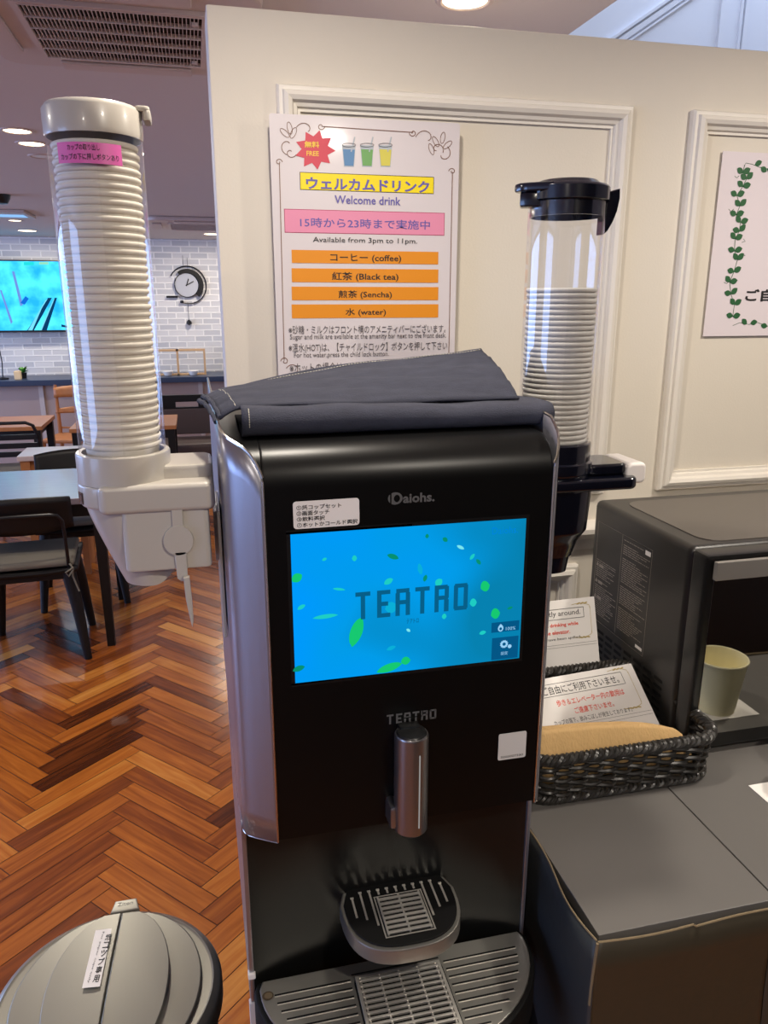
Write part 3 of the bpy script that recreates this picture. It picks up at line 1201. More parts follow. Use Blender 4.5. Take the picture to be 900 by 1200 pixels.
def flap(u, v):
    xr, yr, zr = ridge(u)
    xf = 0.018 + 0.284 * u + .012 * (u ** 3)
    yf = 0.712 + .012 * u
    zf = 1.4635 - .002 * u
    if u < .06:
        zf -= .009 * (1 - u / .06) ** 1.5
        zr -= .003 * (1 - u / .06)
    v2 = v / .62
    if v2 <= 1:
        bul = math.sin(PI * v2) * .005
        return (xf + (xr - xf) * v2, yf + (yr - yf) * v2, zf + (zr - zf) * v2 + bul + wav(xf + v, 4) * .5)
    w2 = (v - .62) / .38
    return (xr + .01 * w2, yr + .055 * w2, zr - (zr - 1.452) * w2 ** 1.3)


b = B()
b.grid(flap, 60, 26)
o = b.build('upper_fold', M_denim, t)
md = o.modifiers.new('thickness', 'SOLIDIFY')
md.thickness = .0024
md.offset = 1
upper = o
b = B()


def second(u, v):
    # inner layer peeping out behind the ridge
    xr, yr, zr = ridge(u)
    hgt = .0065 * math.sin(PI * min(1, u * 1.15 + .05)) ** .8
    return (xr + .004, yr + .006 + .02 * v, zr + hgt * (1 - abs(2 * v - 1)) - .006 * v)


b.grid(second, 40, 8)
o = b.build('inner_fold', M_denim, t)
md = o.modifiers.new('thickness', 'SOLIDIFY')
md.thickness = .002
b = B()
pts = [Vector(flap(.05 + .945 * k / 90, .60)) + Vector((0, -.001, .0027)) for k in range(91)]
for k in range(90):
    b.tube([pts[k], pts[k] * .35 + pts[k + 1] * .65], .00045, 5)
pts = [Vector(flap(.05, .02 + .58 * k / 14)) + Vector((0, -.001, .0027)) for k in range(15)]
for k in range(14):
    b.tube([pts[k], pts[k] * .35 + pts[k + 1] * .65], .00045, 5)
b.build('stitching', M_stitch, upper)
b = B()
# rolled hem at the sagging left end
for off in (0, .004):
    b.tube([Vector(flap(0.002, v)) + Vector((-.001 - off, 0, .0015 - off)) for v in [k / 20 * .62 for k in range(21)]], .0022, 8)
b.build('hem', M_denim, upper)


# ------------------------------------------------------------------ cups
def cup_mesh(r=0.0365, h=0.08, rb=0.025):
    q = B()
    pr = [(0, .006), (rb - .001, .006), (rb - .0002, 0), (rb + .0004, 0), (rb + .001, .004), (r - .0018, h - .0048), (r - .0008, h - .0043), (r, h - .0036), (r + .0004, h - .0018), (r - .0002, h - .0004), (r - .0009, h), (r - .0016, h - .0004), (r - .0022, h - .002), (rb, .008), (0, .008)]
    q.lathe(pr, (0, 0, 0), 36)
    return q


def cup_stack(cx, cy, ztop, n, pitch, name, lab_top, lab, group, src):
    for k in range(n):
        o = src if (k == 0 and src.users_collection == ()) else src.copy()
        C.objects.link(o)
        o.location = (cx + random.uniform(-.0004, .0004), cy + random.uniform(-.0004, .0004), ztop - .08 - pitch * k)
        o.rotation_euler = (random.uniform(-.004, .004), random.uniform(-.004, .004), 0)
        o['label'] = lab_top if k == 0 else lab
        o['category'] = 'cup'
        o['group'] = group


LX, LY = -0.0715, 0.74
cupsrc = cup_mesh(.0345, .08, .024).build('paper_cup', M_cup, label='', category='cup')
C.objects.unlink(cupsrc)
cup_stack(LX, LY, 1.6835, 40, .0064, 'paper_cup', 'topmost white paper cup in the tall left tube, just above the pink sticker', 'white paper cup nested in the tall stack inside the left tube', 'paper cups in the left tube', cupsrc)
RX, RY = 0.391, 0.80
cupsrc2 = cup_mesh(.0375, .08, .026).build('paper_cup', M_cupg, label='', category='cup')
C.objects.unlink(cupsrc2)
cup_stack(RX, RY, 1.571, 31, .0056, 'paper_cup', 'topmost white paper cup in the half empty right tube with black lid', 'white paper cup nested in the stack inside the half empty right tube', 'paper cups in the right tube', cupsrc2)

# ------------------------------------------------------------------ left cup dispenser
T = thing('cup_dispenser', (LX, LY, 1.26), 'tall clear cup dispenser with pale grey body on the left side of the drinks machine', 'cup dispenser')
b = B()
rt = .0385
b.lathe([(rt, 1.395), (rt, 1.706)], (LX, LY, 0), 64)
tube = b.build('tube', M_clear, T)
b = B()
rl = .0395
b.lathe([(0, .0270), (rl - .012, .0265), (rl - .003, .0245), (rl, .0205), (rl, .0035), (rl - .0005, 0), (rl - .002, 0), (rl - .002, .020), (0, .021)], (LX, LY, 1.688), 64)
lid = b.build('lid', M_disp, T)
b = B()
b.prism(rrect(LX + .034, LY - .012, LX + .0465, LY + .012, .004), 1.7095, 1.7140, 'xy', bev=.0015)
b.prism(rrect(LX + .0405, LY - .012, LX + .0470, LY + .012, .003), 1.7025, 1.711, 'xy', bev=.0015)
b.build('lid_tab', M_disp, lid)
# pink sticker wrapped round the tube
b = B()
ra = rt + .0004
aa, ab = math.radians(228), math.radians(306)


def cyl(a, z, r=ra):
    return (LX + r * math.cos(a), LY + r * math.sin(a), z)


st0, st1 = 1.6645, 1.6800
b.grid(lambda u, v: cyl(aa + (ab - aa) * u, st0 + (st1 - st0) * v - .0006 * u), 20, 1)
tb = B()
Mx = Matrix.Identity(4)
tb.text('カップの取り出し', Mx, .010, .0355, .0092, .0138, bold=.01)
tb.text('カップの下に押しボタンあり', Mx, .0035, .0500, .0022, .0070, bold=.01)
arcl = (ab - aa) * ra
b.add([cyl(aa + (ab - aa) * min(1, p.x / arcl), st0 + p.y, ra + .0003) for p in tb.v], tb.f, 1)
b.build('cup_sticker', [M_pink, M_ink], tube, label='bright pink sticker with black lettering')
# collar ring
b = B()
b.lathe([(rt - .002, 1.425), (rt + .0025, 1.425), (rt + .0035, 1.4235), (rt + .0035, 1.398), (rt - .002, 1.398)], (LX, LY, 0), 64, closed=True)
b.build('collar', M_disp, T)
b = B()
# cylinder skirt and the arm block reaching to the machine
b.lathe([(0, 1.3975), (rt + .003, 1.3975), (rt + .0042, 1.396), (rt + .0042, 1.380), (rt + .002, 1.377), (0, 1.377)], (LX, LY, 0), 64)
b.prism(rrect(LX + .0, LY - .022, .0085, LY + .040, .010), 1.375, 1.4125, 'xy', bev=.004)
b.prism(rrect(LX - .0215, LY - .044, .0085, LY + .040, .008), 1.3735, 1.400, 'xy', bev=.005, seg=3)
b.build('housing', M_disp, T)
b = B()


def funnel(u, v):
    # chute narrowing down towards the mouth
    a = 2 * PI * u
    zt, zb = 1.376, 1.2985 + .020 * max(0, math.cos(a)) ** 2
    cxa, cxb = LX, LX + .018
    ra_, rb_ = .0375, .0265
    s = v
    z = zt + (zb - zt) * s
    k = s ** 1.15
    return (cxa + (cxb - cxa) * k + (ra_ + (rb_ - ra_) * k) * math.cos(a), LY + (ra_ + (rb_ * 1.0 - ra_) * k) * math.sin(a), z)


b.grid(funnel, 48, 12)
b.add([funnel(i / 48, 1) for i in range(48)], [list(range(48))])
b.build('chute', M_disp, T)
b = B()
b.prism(rrect(LX - .0035, LY - .040, .0025, LY + .036, .006), 1.317, 1.3785, 'xy', bev=.003)
b.build('lower_housing', M_disp, T)
# lever with disc
b = B()
yl = LY - .0405
lx = -.0265
b.box(lx - .0045, yl - .002, 1.3555, lx + .0055, yl + .001, 1.3765, bev=.0008)
ring = [(lx + .0135 * math.cos(2 * PI * k / 40), 1.3460 + .0145 * math.sin(2 * PI * k / 40)) for k in range(40)]
b.prism(ring, yl - .003, yl + .001, 'xz', bev=.0008)
b.prism([(lx - .0045, 1.3355), (lx + .0065, 1.3355), (lx + .006, 1.3105), (lx + .004, 1.3065), (lx, 1.3065), (lx - .0035, 1.3095)], yl - .003, yl + .001, 'xz', bev=.0008)
lev = b.build('push_lever', M_disp, T)
b = B()
b.prism([(lx + .002, 1.3125), (lx + .0075, 1.3125), (lx + .0085, 1.2905), (lx + .0085, 1.2685), (lx + .007, 1.2625), (lx + .0058, 1.2685), (lx + .003, 1.2905)], yl - .010, yl - .0025, 'xz', bev=.0012)
b.build('lever_blade', M_disp, lev)
# badge on the skirt
b = B()
rb_ = rt + .0046
b.grid(lambda u, v: cyl(math.radians(197 + 16 * u), 1.380 + .011 * v, rb_), 6, 1)
b.build('badge', [M_navy], T, label='small dark blue badge')
b = B()
b.box(.0095, LY - .020, 1.235, .0128, LY + .065, 1.365, bev=.001)
b.box(.0065, LY + .0, 1.31, .0098, LY + .03, 1.36)
b.build('mounting_plate', M_disp, T)

# ------------------------------------------------------------------ right cup dispenser
T = thing('cup_dispenser', (RX, RY, 1.24), 'clear cup dispenser with dark navy lid and body behind the right of the drinks machine', 'cup dispenser')
rt = .0405
b = B()
b.lathe([(rt, 1.385), (rt, 1.668)], (RX, RY, 0), 64)
b.build('tube', M_clear, T)
b = B()
b.lathe([(0, .0225), (.02, .0225), (.030, .0215), (.034, .018), (rt + .0005, .0165), (rt + .003, .014), (rt + .003, .0015), (rt + .001, 0), (rt - .0018, 0), (rt - .0018, -.014), (rt - .0035, -.014), (rt - .0035, .010), (0, .012)], (RX, RY, 1.657), 64)
lid = b.build('lid', M_navy, T)
b = B()
b.prism([(RX - .058, RY - .006), (RX - .052, RY - .014), (RX - .030, RY - .030), (RX - .025, RY + .010), (RX - .050, RY + .012), (RX - .058, RY + .004)], 1.666, 1.6745, 'xy', bev=.002)
b.prism([(RX - .055, RY - .004), (RX - .048, RY - .012), (RX - .036, RY - .016), (RX - .036, RY + .006), (RX - .050, RY + .009)], 1.651, 1.667, 'xy', bev=.003)
b.build('lid_tab', M_navy, lid)
b = B()
b.prism([(RX + .039, 1.668), (RX + .0545, 1.672), (RX + .0550, 1.662), (RX + .053, 1.650), (RX + .049, 1.639), (RX + .043, 1.629), (RX + .039, 1.626)], RY - .012, RY + .006, 'xz', bev=.0015)
b.prism([(RX + .0255, 1.657), (RX + .040, 1.657), (RX + .040, 1.626), (RX + .0255, 1.626)], RY - .030, RY - .0285, 'xz') if False else None
b.build('lid_hinge', M_navy, lid)
b = B()
b.lathe([(rt - .0045, 1.405), (rt - .0005, 1.405), (rt + .002, 1.403), (rt + .002, 1.35), (rt - .0045, 1.35)], (RX, RY, 0), 64, closed=True)
b.build('collar', M_navy, T)
b = B()
b.lathe([(rt + .0015, 1.384), (rt + .0045, 1.382), (rt + .005, 1.372), (rt + .0035, 1.369), (rt, 1.369)], (RX, RY, 0), 48)
b.prism(rrect(.334, RY - .046, RX + .088, RY + .034, .012), 1.352, 1.366, 'xy', bev=.004, seg=3)
b.prism(rrect(RX + .030, RY - .030, RX + .082, RY + .028, .010), 1.366, 1.379, 'xy', bev=.004, seg=3)
b.build('arm', M_navy, T)
b = B()
b.prism([(a, z) for a, z in rrect(RX + .078, 1.3555, RX + .1025, 1.380, .0065)], RY - .034, RY + .026, 'xz', bev=.004, seg=3)
b.build('end_knob', M_white, T, label='white rounded end knob')
b = B()
b.prism([(RX + .0405, 1.388), (RX + .046, 1.398), (RX + .047, 1.392), (RX + .043, 1.379)], RY - .006, RY + .006, 'xz', bev=.001)
b.build('lever_tip', M_white, T)


def lower(u, v):
    a = 2 * PI * u
    zs = [1.354, 1.302, 1.288, 1.270, 1.270, 1.250]
    hw = [.0395, .0365, .031, .0275, .0255, .0235]
    cs = [0, 0, -.004, -.006, -.006, -.007]
    i = v * 5
    k = min(int(i), 4)
    f = i - k
    z = zs[k] * (1 - f) + zs[k + 1] * f
    r = hw[k] * (1 - f) + hw[k + 1] * f
    c = cs[k] * (1 - f) + cs[k + 1] * f
    return (RX + c + .006 + r * math.copysign(abs(math.cos(a)) ** .8, math.cos(a)), RY + r * math.copysign(abs(math.sin(a)) ** .8, math.sin(a)), z)


b = B()
b.grid(lower, 48, 20)
b.add([lower(i / 48, 1) for i in range(48)], [list(range(48))])
b.build('chute', M_navy, T)
b = B()
b.box(.3325, RY - .03, 1.25, .336, RY + .05, 1.36, bev=.001)
b.box(.334, RY - .005, 1.30, RX - .03, RY + .02, 1.352, bev=.002)
b.build('mounting_plate', M_navy, T)

# ------------------------------------------------------------------ notice with the drinks on the partition
PY = PW - 0.026


def Q(x, y):
    """pixel on the 821 px wide study crop of the notice -> plane of the notice"""
    p = pix(300 + x * 260 / 821, 80 + y * 260 / 821, 1, PY)
    return (p.x, p.z)


L = wallM(PY - 0.0012)
L2 = wallM(PY - 0.0016)
L3 = wallM(PY - 0.0020)
x0, zt = Q(47, 160)
x1, zb = Q(754, 210)
zt = (zt + zb) / 2
zb = zt - .437
b = B()
b.prism(rrect(x0, zb, x1, zt, .004), PY - .001, PY, 'xz')
mats = [M_film, mat('notice_yellow', rgb(244, 220, 20), .4, coat=.3), mat('notice_pink', rgb(226, 142, 172), .4, coat=.3), mat('notice_orange', rgb(226, 142, 26), .4, coat=.3), mat('notice_violet', rgb(100, 92, 168), .4), mat('notice_border', rgb(120, 84, 66), .5), M_ink, M_inkg,
        mat('notice_star', rgb(206, 66, 84), .4), mat('drink_blue', rgb(92, 136, 180), .4), mat('drink_green', rgb(112, 166, 96), .4), mat('drink_yellow', rgb(210, 200, 84), .4), mat('glass_grey', rgb(176, 184, 192), .4), mat('star_letters', rgb(240, 196, 70), .4), mat('pink_border', rgb(176, 60, 96), .4)]


def qbar(ax, ay, bx, by, mi, border=None, wd=.0012):
    a, c = Q(ax, ay), Q(bx, by)
    if border is not None:
        b.quad(L, a[0], c[1], c[0], a[1], border)
        b.quad(L2, a[0] + wd, c[1] + wd, c[0] - wd, a[1] - wd, mi)
    else:
        b.quad(L2, a[0], c[1], c[0], a[1], mi)


def qtext(tx, ax, ay, bx, by, mi, bold=0.0):
    """text with ink from (ax, ay) top left to (bx, by) bottom right on the crop"""
    a, c = Q(ax, ay), Q(bx, by)
    b.text(tx, L3, a[0], c[0], c[1], a[1], mi=mi, bold=bold)


qbar(161, 384, 657, 466, 1, 6, .001)
qtext('ウェルカムドリンク', 184, 402, 640, 462, 4, .03)
qtext('Welcome drink', 290, 470, 534, 508, 4, .012)
qbar(103, 520, 696, 620, 2, 14, .001)
qtext('15時から23時まで実施中', 162, 552, 642, 598, 4, .008)
qtext('Available from 3pm to 11pm.', 210, 624, 595, 655, 6)
for ya, yb, tx, xa, xb in ((672, 724, 'コーヒー (coffee)', 274, 536), (740, 792, '紅茶 (Black tea)', 280, 526), (808, 856, '煎茶 (Sencha)', 304, 502), (874, 920, '水 (water)', 330, 480)):
    qbar(131, ya, 673, yb + 2, 3)
    qtext(tx, xa, ya + 14, xb, yb - 2, 6, .012)
qtext('※砂糖・ミルクはフロント横のアメニティバーにございます。', 120, 952, 700, 978, 7)
qtext('Sugar and milk are available at the amenity bar next to the front desk.', 125, 984, 702, 1002, 7)
qtext('※温水(HOT)は、【チャイルドロック】ボタンを押して下さい', 120, 1018, 706, 1046, 7)
qtext('For hot water,press the child lock button.', 140, 1052, 490, 1070, 7)
qtext('※ホットの場合は、カップスリーブをご利用下さい。', 124, 1090, 700, 1116, 7)
qtext('For hot drinks,please use the cup sleeve.', 146, 1122, 560, 1140, 7)
# border lines and scrolls
c = [Q(x, y) for x, y in ((86, 352), (104, 1080))]
b.line(L2, c, .0012, 5)
c = [Q(x, y) for x, y in ((726, 384), (712, 1080))]
b.line(L2, c, .0012, 5)
c = [Q(x, y) for x, y in ((246, 216), (580, 238))]
b.line(L2, c, .0012, 5)


def scroll(cx, cy, r, a0, turns, mirror=1, r1=.2):
    p = []
    n = 26
    for k in range(n + 1):
        t = k / n
        a = math.radians(a0) + turns * 2 * PI * t * mirror
        rr = r * (1 - (1 - r1) * t)
        p.append(Q(cx + rr * math.cos(a), cy + rr * math.sin(a)))
    b.line(L2, p, .0011, 5)


for q in ((240, 216, 14, 0, 1.1, 1), (84, 348, 13, 0, 1.1, -1), (185, 232, 38, 200, .5, 1), (120, 285, 36, 100, .55, 1), (128, 312, 22, 20, .8, 1), (580, 240, 14, 180, 1.1, -1), (630, 262, 40, 190, .6, 1), (725, 382, 13, 180, 1.1, 1),
          (690, 320, 34, -60, .6, 1), (668, 300, 26, 30, .8, -1), (106, 1084, 15, 180, 1.1, 1), (140, 1120, 30, 200, .6, 1), (700, 1084, 15, 0, 1.1, -1), (670, 1120, 30, -20, .6, -1)):
    scroll(*q)
for cx, cy, rot in ((124, 222, 0.2), (106, 240, .9), (138, 240, -.5), (690, 258, -.2), (664, 272, .6), (708, 284, -.9), (648, 300, .4)):
    px, pz = Q(cx, cy)
    b.line(L2, [(px + .0085 * math.cos(a) * math.cos(rot + 1.57) - .0036 * math.sin(a) * math.sin(rot + 1.57), pz + .0085 * math.cos(a) * math.sin(rot + 1.57) + .0036 * math.sin(a) * math.cos(rot + 1.57)) for a in [2 * PI * k / 14 for k in range(14)]], .0009, 5, closed=True)
cx, cy = 218, 302
b.disc(L2, 0, 0, 0, 0, 8, pts=[Q(cx + (76 if k % 2 == 0 else 50) * math.cos(2 * PI * k / 18 + .05), cy + (74 if k % 2 == 0 else 50) * math.sin(2 * PI * k / 18 + .05)) for k in range(18)])
qtext('無料', 178, 270, 234, 296, 13, .03)
qtext('FREE', 186, 306, 232, 326, 13, .02)
for cx, mi in ((343, 9), (410, 10), (478, 11)):
    b.disc(L, 0, 0, 0, 0, 12, pts=[Q(cx - 25, 284), Q(cx + 25, 286), Q(cx + 19, 366), Q(cx - 18, 365)])
    b.disc(L2, 0, 0, 0, 0, mi, pts=[Q(cx - 22, 300), Q(cx + 22, 302), Q(cx + 17, 362), Q(cx - 16, 361)])
    b.line(L3, [Q(cx + 8, 310), Q(cx + 22, 255)], .0020, 12)
    p = [Q(cx + 25 * math.cos(a), 285 + 7 * math.sin(a)) for a in [2 * PI * k / 20 for k in range(20)]]
    b.line(L3, p, .0006, 7, closed=True)
b.build('drinks_notice', mats, origin=((x0 + x1) / 2, PY, zb), label='laminated welcome drink notice with four orange bars on the white partition', category='notice')

# the second notice at the right edge of the picture
NY = PW - 0.004
nx0, nz1 = pix(847, 177, 1, NY).x, pix(847, 177, 1, NY).z
nz0 = pix(835, 394, 1, NY).z
nx1 = nx0 + .445
b = B()
b.prism([(nx0, nz0), (nx1, nz0), (nx1, nz1), (nx0, nz1)], NY - .001, NY, 'xz')
Ln, Ln2 = wallM(NY - .0013), wallM(NY - .0017)


def N(x, y):
    p = pix(660 + x * .35, y * .35, 1, NY)
    return (p.x, p.z)


vine = [(606, 552), (600, 580), (612, 600), (600, 625), (580, 655), (590, 690), (578, 720), (592, 745), (588, 775), (574, 800), (572, 840), (582, 870), (570, 910), (556, 945), (560, 985), (572, 1020), (566, 1060)]
b.line(Ln, [N(*p) for p in vine], .0012, 1)


def leaf(x, y, l, wd, rot):
    px, pz = N(x, y)
    pts = []
    for k in range(7):
        u = k / 6
        pts.append((u * l, wd * math.sin(PI * u) ** .8))
    for k in range(5, 0, -1):
        u = k / 6
        pts.append((u * l, -wd * math.sin(PI * u) ** .8))
    b.disc(Ln2, 0, 0, 0, 0, 1, pts=[(px + u * math.cos(rot) - v * math.sin(rot), pz + u * math.sin(rot) + v * math.cos(rot)) for u, v in pts])


for i, (x, y) in enumerate(vine[1:]):
    leaf(x, y, .0165, .0056, .5 + .3 * math.sin(i * 2))
    leaf(x, y, .015, .0052, 2.6 + .3 * math.sin(i * 3))
for x, y, r_ in ((660, 560, -.5), (640, 552, .4), (680, 566, -.2), (625, 1082, .2), (612, 1086, 2.4), (660, 1088, -.2), (684, 1090, .3)):
    leaf(x, y, .015, .005, r_)
for pts in ([(604, 560), (610, 546), (630, 550), (655, 560), (684, 566)], [(566, 1090), (590, 1080), (620, 1086), (650, 1080), (684, 1092)], [(572, 590), (580, 596), (588, 588)], [(552, 700), (560, 708), (570, 700)], [(602, 800), (608, 808), (596, 812)], [(600, 848), (608, 856), (590, 852)], [(536, 945), (546, 950), (556, 940)]):
    b.line(Ln, [N(*p) for p in pts], .0009, 1)
q = N(606, 1010)
q1 = N(606, 968)
b.text('ご自由にお取り下さい', Ln2, q[0], q[0] + .33, q[1], q1[1], mi=2, bold=.03)
b.build('leaf_border_notice', [mat('notice_paper', rgb(226, 216, 220), .35, coat=.25), M_green, M_ink], origin=((nx0 + nx1) / 2, NY, nz0), label='white notice with green vine border on the partition at the right picture edge', category='notice')

# ------------------------------------------------------------------ counter tables
CZ = 0.95
CX0, CYF = 0.353, 0.556
SEAM = 0.5595
for i, (xa, xb, lab) in enumerate(((CX0, SEAM - .0008, 'dark grey topped counter next to the drinks machine, under the wicker basket'), (SEAM + .0008, 1.45, 'dark grey topped counter under the microwave oven'))):
    t = thing('counter', ((xa + xb) / 2, .92, 0), lab, 'counter', 'covered counters')
    b = B()
    b.box(xa, CYF, CZ - .022, xb, PW - .04, CZ, bev=.0012)
    b.build('counter_top', M_board, t)
    b = B()
    b.box(xa + .02, CYF + .02, 0, xb - (.005 if i == 0 else .02), PW - .05, CZ - .0225)
    b.build('counter_base', M_dark, t)
    b = B()

    def front(u, v):
        x = xa - (.006 if i == 0 else 0) + (xb - xa + (.006 if i == 0 else 0)) * u
        g = x - CX0
        zt = CZ + .001 - .003 * math.sin(g * 9) ** 2 - .0025 * math.sin(g * 31) - .003 * (g > .1)
        drop = .9
        y = CYF - .007 - .003 * math.sin(g * 12 + 1) + .004 * math.sin(PI * min(1, v * 6)) + .012 * math.sin(v * 9 + g * 5) * v
        return (x, y, zt - drop * v)
    b.grid(front, 40, 24)
    vc = b.build('vinyl_cover', M_vinyl, t)
    md = vc.modifiers.new('thickness', 'SOLIDIFY')
    md.thickness = .0016
    md.offset = 0
    b = B()
    b.tube([Vector(front(k / 60, 0)) + Vector((0, 0, .0006)) for k in range(61)], .0012, 6)
    b.build('torn_edge', M_vedge, vc)
    if i == 0:
        b = B()

        def side(u, v):
            y = CYF - .007 + .195 * u
            zt = CZ + .001 + .010 * (max(0, u - .35) / .65) ** 1.3 - .004 * math.sin(PI * u)
            x = CX0 - .006 - .004 * math.sin(u * 7) - .007 * (max(0, u - .4)) ** 2 + .030 * v * v
            bottom = .60 - .35 * u
            return (x, y, zt - bottom * v)
        b.grid(side, 30, 20)
        vs_ = b.build('vinyl_side', M_vinylside, t)
        md = vs_.modifiers.new('thickness', 'SOLIDIFY')
        md.thickness = .0016
        md.offset = 0
        b = B()
        b.tube([Vector(side(k / 40, 0)) + Vector((0, 0, .0006)) for k in range(41)], .0012, 6)
        b.tube([Vector(front(0, v)) + Vector((-.0008, -.0006, 0)) for v in [k / 20 * .09 for k in range(21)]], .0015, 6)
        b.build('torn_edge', M_vedge, vs_)

# paper at the right picture edge
b = B()
pts = [pix(x, y, 2, CZ) for x, y in ((877, 921), (900, 918))]
p0 = pts[0]
b.box(p0.x, p0.y - .10, CZ + .0004, p0.x + .137, p0.y, CZ + .0009)
b.build('paper_slip', M_white, origin=(p0.x + .07, p0.y - .05, CZ), label='white paper slip lying on the counter at the right picture edge', category='paper')

# cup standing outside the picture, seen mirrored in the microwave door
c3 = cup_mesh(.040, .086, .028).build('paper_cup', M_cupw, label='single cream paper cup on the counter mirrored in the microwave door', category='cup')
c3.location = (.746, .698, CZ + .0012)

# ------------------------------------------------------------------ microwave oven
WX0, WX1, WF, WB, WZ0, WZ1 = .620, 1.10, .808, 1.103, CZ + .008, 1.244
T = thing('microwave_oven', (.86, .95, CZ), 'black microwave oven with mirror door and silver handle on the counter', 'microwave')
b = B()
b.box(WX0, WF + .034, WZ0 + .006, WX1, WB, WZ1, bev=.010, seg=3)
shell = b.build('shell', M_mwbody, T)
b = B()
b.prism(rrect(WX0 + .032, WF + .048, WX1 - .032, WB - .03, .03), WZ1 - .0005, WZ1 + .0012, 'xy', bev=.0008)
b.build('top_panel', M_mwtop, T)
b = B()
b.box(WX0, WF, WZ0, WX1, WF + .033, WZ1 - .001, bev=.006, seg=2)
door = b.build('door', M_black, T)
b = B()
b.box(WX0 + .012, WF - .0012, WZ0 + .024, WX1 - .012, WF + .002, WZ1 - .020, bev=.0006)
b.build('door_glass', M_mirror, door, smooth=0)
b = B()
b.box(WX0 + .006, WF - .0125, 1.2125, WX1 - .014, WF - .0045, 1.2375, bev=.0015)
for xx in (WX0 + .03, WX1 - .05):
    b.box(xx, WF - .006, 1.217, xx + .02, WF - .001, 1.233)
b.build('handle', M_handle, T, label='long silver bar handle')
for x in (WX0 + .03, WX1 - .05):
    for y in (WF + .06, WB - .05):
        b = B()
        b.lathe([(0, 0), (.012, 0), (.014, .004), (.014, .0155), (0, .0155)], (x, y, CZ + .0003), 16)
        b.build('foot', M_rubber, T)
# printed label and vents on the left side; local x runs to the front
ML = planeM((WX0 - .0004, WB, 0), (0, -1, 0), (0, 0, 1))
b = B()
la, lb, l0, l1 = .018, .175, 1.045, 1.212
b.frame(ML, la, l0, lb, l1, .0007)
b.quad(ML, la + .075, l0, la + .0757, l1)
rnd = random.Random(3)
for col, (xa, xb) in enumerate(((la + .004, la + .071), (la + .080, lb - .004))):
    z = l1 - .008
    while z > l0 + .012:
        if col == 0 and z > l1 - .062:
            z -= .0035
            continue
        xx = xa
        e_ = xb - rnd.random() * (xb - xa) * .5
        while xx < e_:
            ww = .003 + rnd.random() * .010
            b.quad(ML, xx, z, min(xx + ww, e_), z + .0011)
            xx += ww + .0014
        z -= .0034 if rnd.random() > .16 else .008
for z in (1.138, 1.110, 1.083):
    b.disc(ML, 0, 0, 0, 0, pts=[(la + .003, z), (la + .011, z), (la + .007, z + .007)])
    b.quad(ML, la + .013, z, la + .026, z + .005)
b.quad(ML, lb - .018, l1 - .012, lb - .004, l1 - .005, 1)
b.quad(ML, lb - .022, l0 + .006, lb - .004, l0 + .011, 1)
b.build('printed_label', [M_label, M_white], shell)
b = B()
for c_ in range(8):
    for k in range(6):
        y0_ = .012 + c_ * .028
        z_ = 1.030 - k * .011
        b.prism(rrect(y0_, z_ - .0024, y0_ + .021, z_ + .0024, .0016, 3), 0, .0003, 'xy', M=ML)
b.build('vent_slots', M_rubber, shell)

# ------------------------------------------------------------------ wicker basket
BX0, BX1, BY0, BY1 = .368, .624, .757, .962
T = thing('wicker_basket', ((BX0 + BX1) / 2, (BY0 + BY1) / 2, CZ), 'black woven wicker basket on the counter holding paper sleeves', 'basket')


def ring(s, z, off=0.0):
    """point at arc fraction s on the rounded rectangular wall, widening upwards"""
    k = (z - CZ) / .07
    e = .006 * k + off
    r = .035 + off
    x0, x1, y0, y1 = BX0 - e, BX1 + e, BY0 - e, BY1 + e
    segs = [(x1 - x0 - 2 * r), PI * r / 2, (y1 - y0 - 2 * r), PI * r / 2] * 2
    tot = sum(segs)
    d = (s % 1) * tot
    i = 0
    while d > segs[i]:
        d -= segs[i]
        i += 1
        if i == 8:
            i, d = 7, segs[7]
            break
    if i == 0:
        return Vector((x0 + r + d, y0, z))
    if i == 1:
        a = -PI / 2 + d / r
        return Vector((x1 - r + r * math.cos(a), y0 + r + r * math.sin(a), z))
    if i == 2:
        return Vector((x1, y0 + r + d, z))
    if i == 3:
        a = d / r
        return Vector((x1 - r + r * math.cos(a), y1 - r + r * math.sin(a), z))
    if i == 4:
        return Vector((x1 - r - d, y1, z))
    if i == 5:
        a = PI / 2 + d / r
        return Vector((x0 + r + r * math.cos(a), y1 - r + r * math.sin(a), z))
    if i == 6:
        return Vector((x0, y1 - r - d, z))
    a = PI + d / r
    return Vector((x0 + r + r * math.cos(a), y0 + r + r * math.sin(a), z))


NS = 44
b = B()
for k in range(NS):
    for dd in (-.0016, .0016):
        b.tube([ring(k / NS + dd, CZ + .006 + .058 * j / 4) for j in range(5)], .0015, 6)
b.build('stakes', M_wicker, T)
b = B()
NW = 9
for j in range(NW):
    z = CZ + .013 + j * .0056
    n = NS * 6
    ph = PI * (j % 2)
    b.tube([ring(k / n, z + .0006 * math.sin(k * .7 + j), .0032 * math.sin(k / 6 * PI + ph)) for k in range(n)], .0026, 6, closed=True)
b.build('weave', M_wicker, T)
for zc, rr, st, nm in ((CZ + .066, .0050, .0036, 'rim_braid'), (CZ + .0078, .0042, .0030, 'base_braid')):
    b = B()
    n = 520
    for s_ in range(4):
        pts = []
        for k in range(n):
            a = 2 * PI * (k / n * 34 + s_ / 4)
            pts.append(ring(k / n, zc + rr * .8 * math.sin(a), rr * math.cos(a) + (.001 if nm == 'base_braid' else 0)))
        b.tube(pts, st, 6, closed=True)
    b.build(nm, M_wicker, T)
b = B()
b.prism([(ring(k / 80, CZ, -.004).x, ring(k / 80, CZ, -.004).y) for k in range(80)], CZ + .004, CZ + .008, 'xy')
b.build('basket_floor', M_wicker, T)

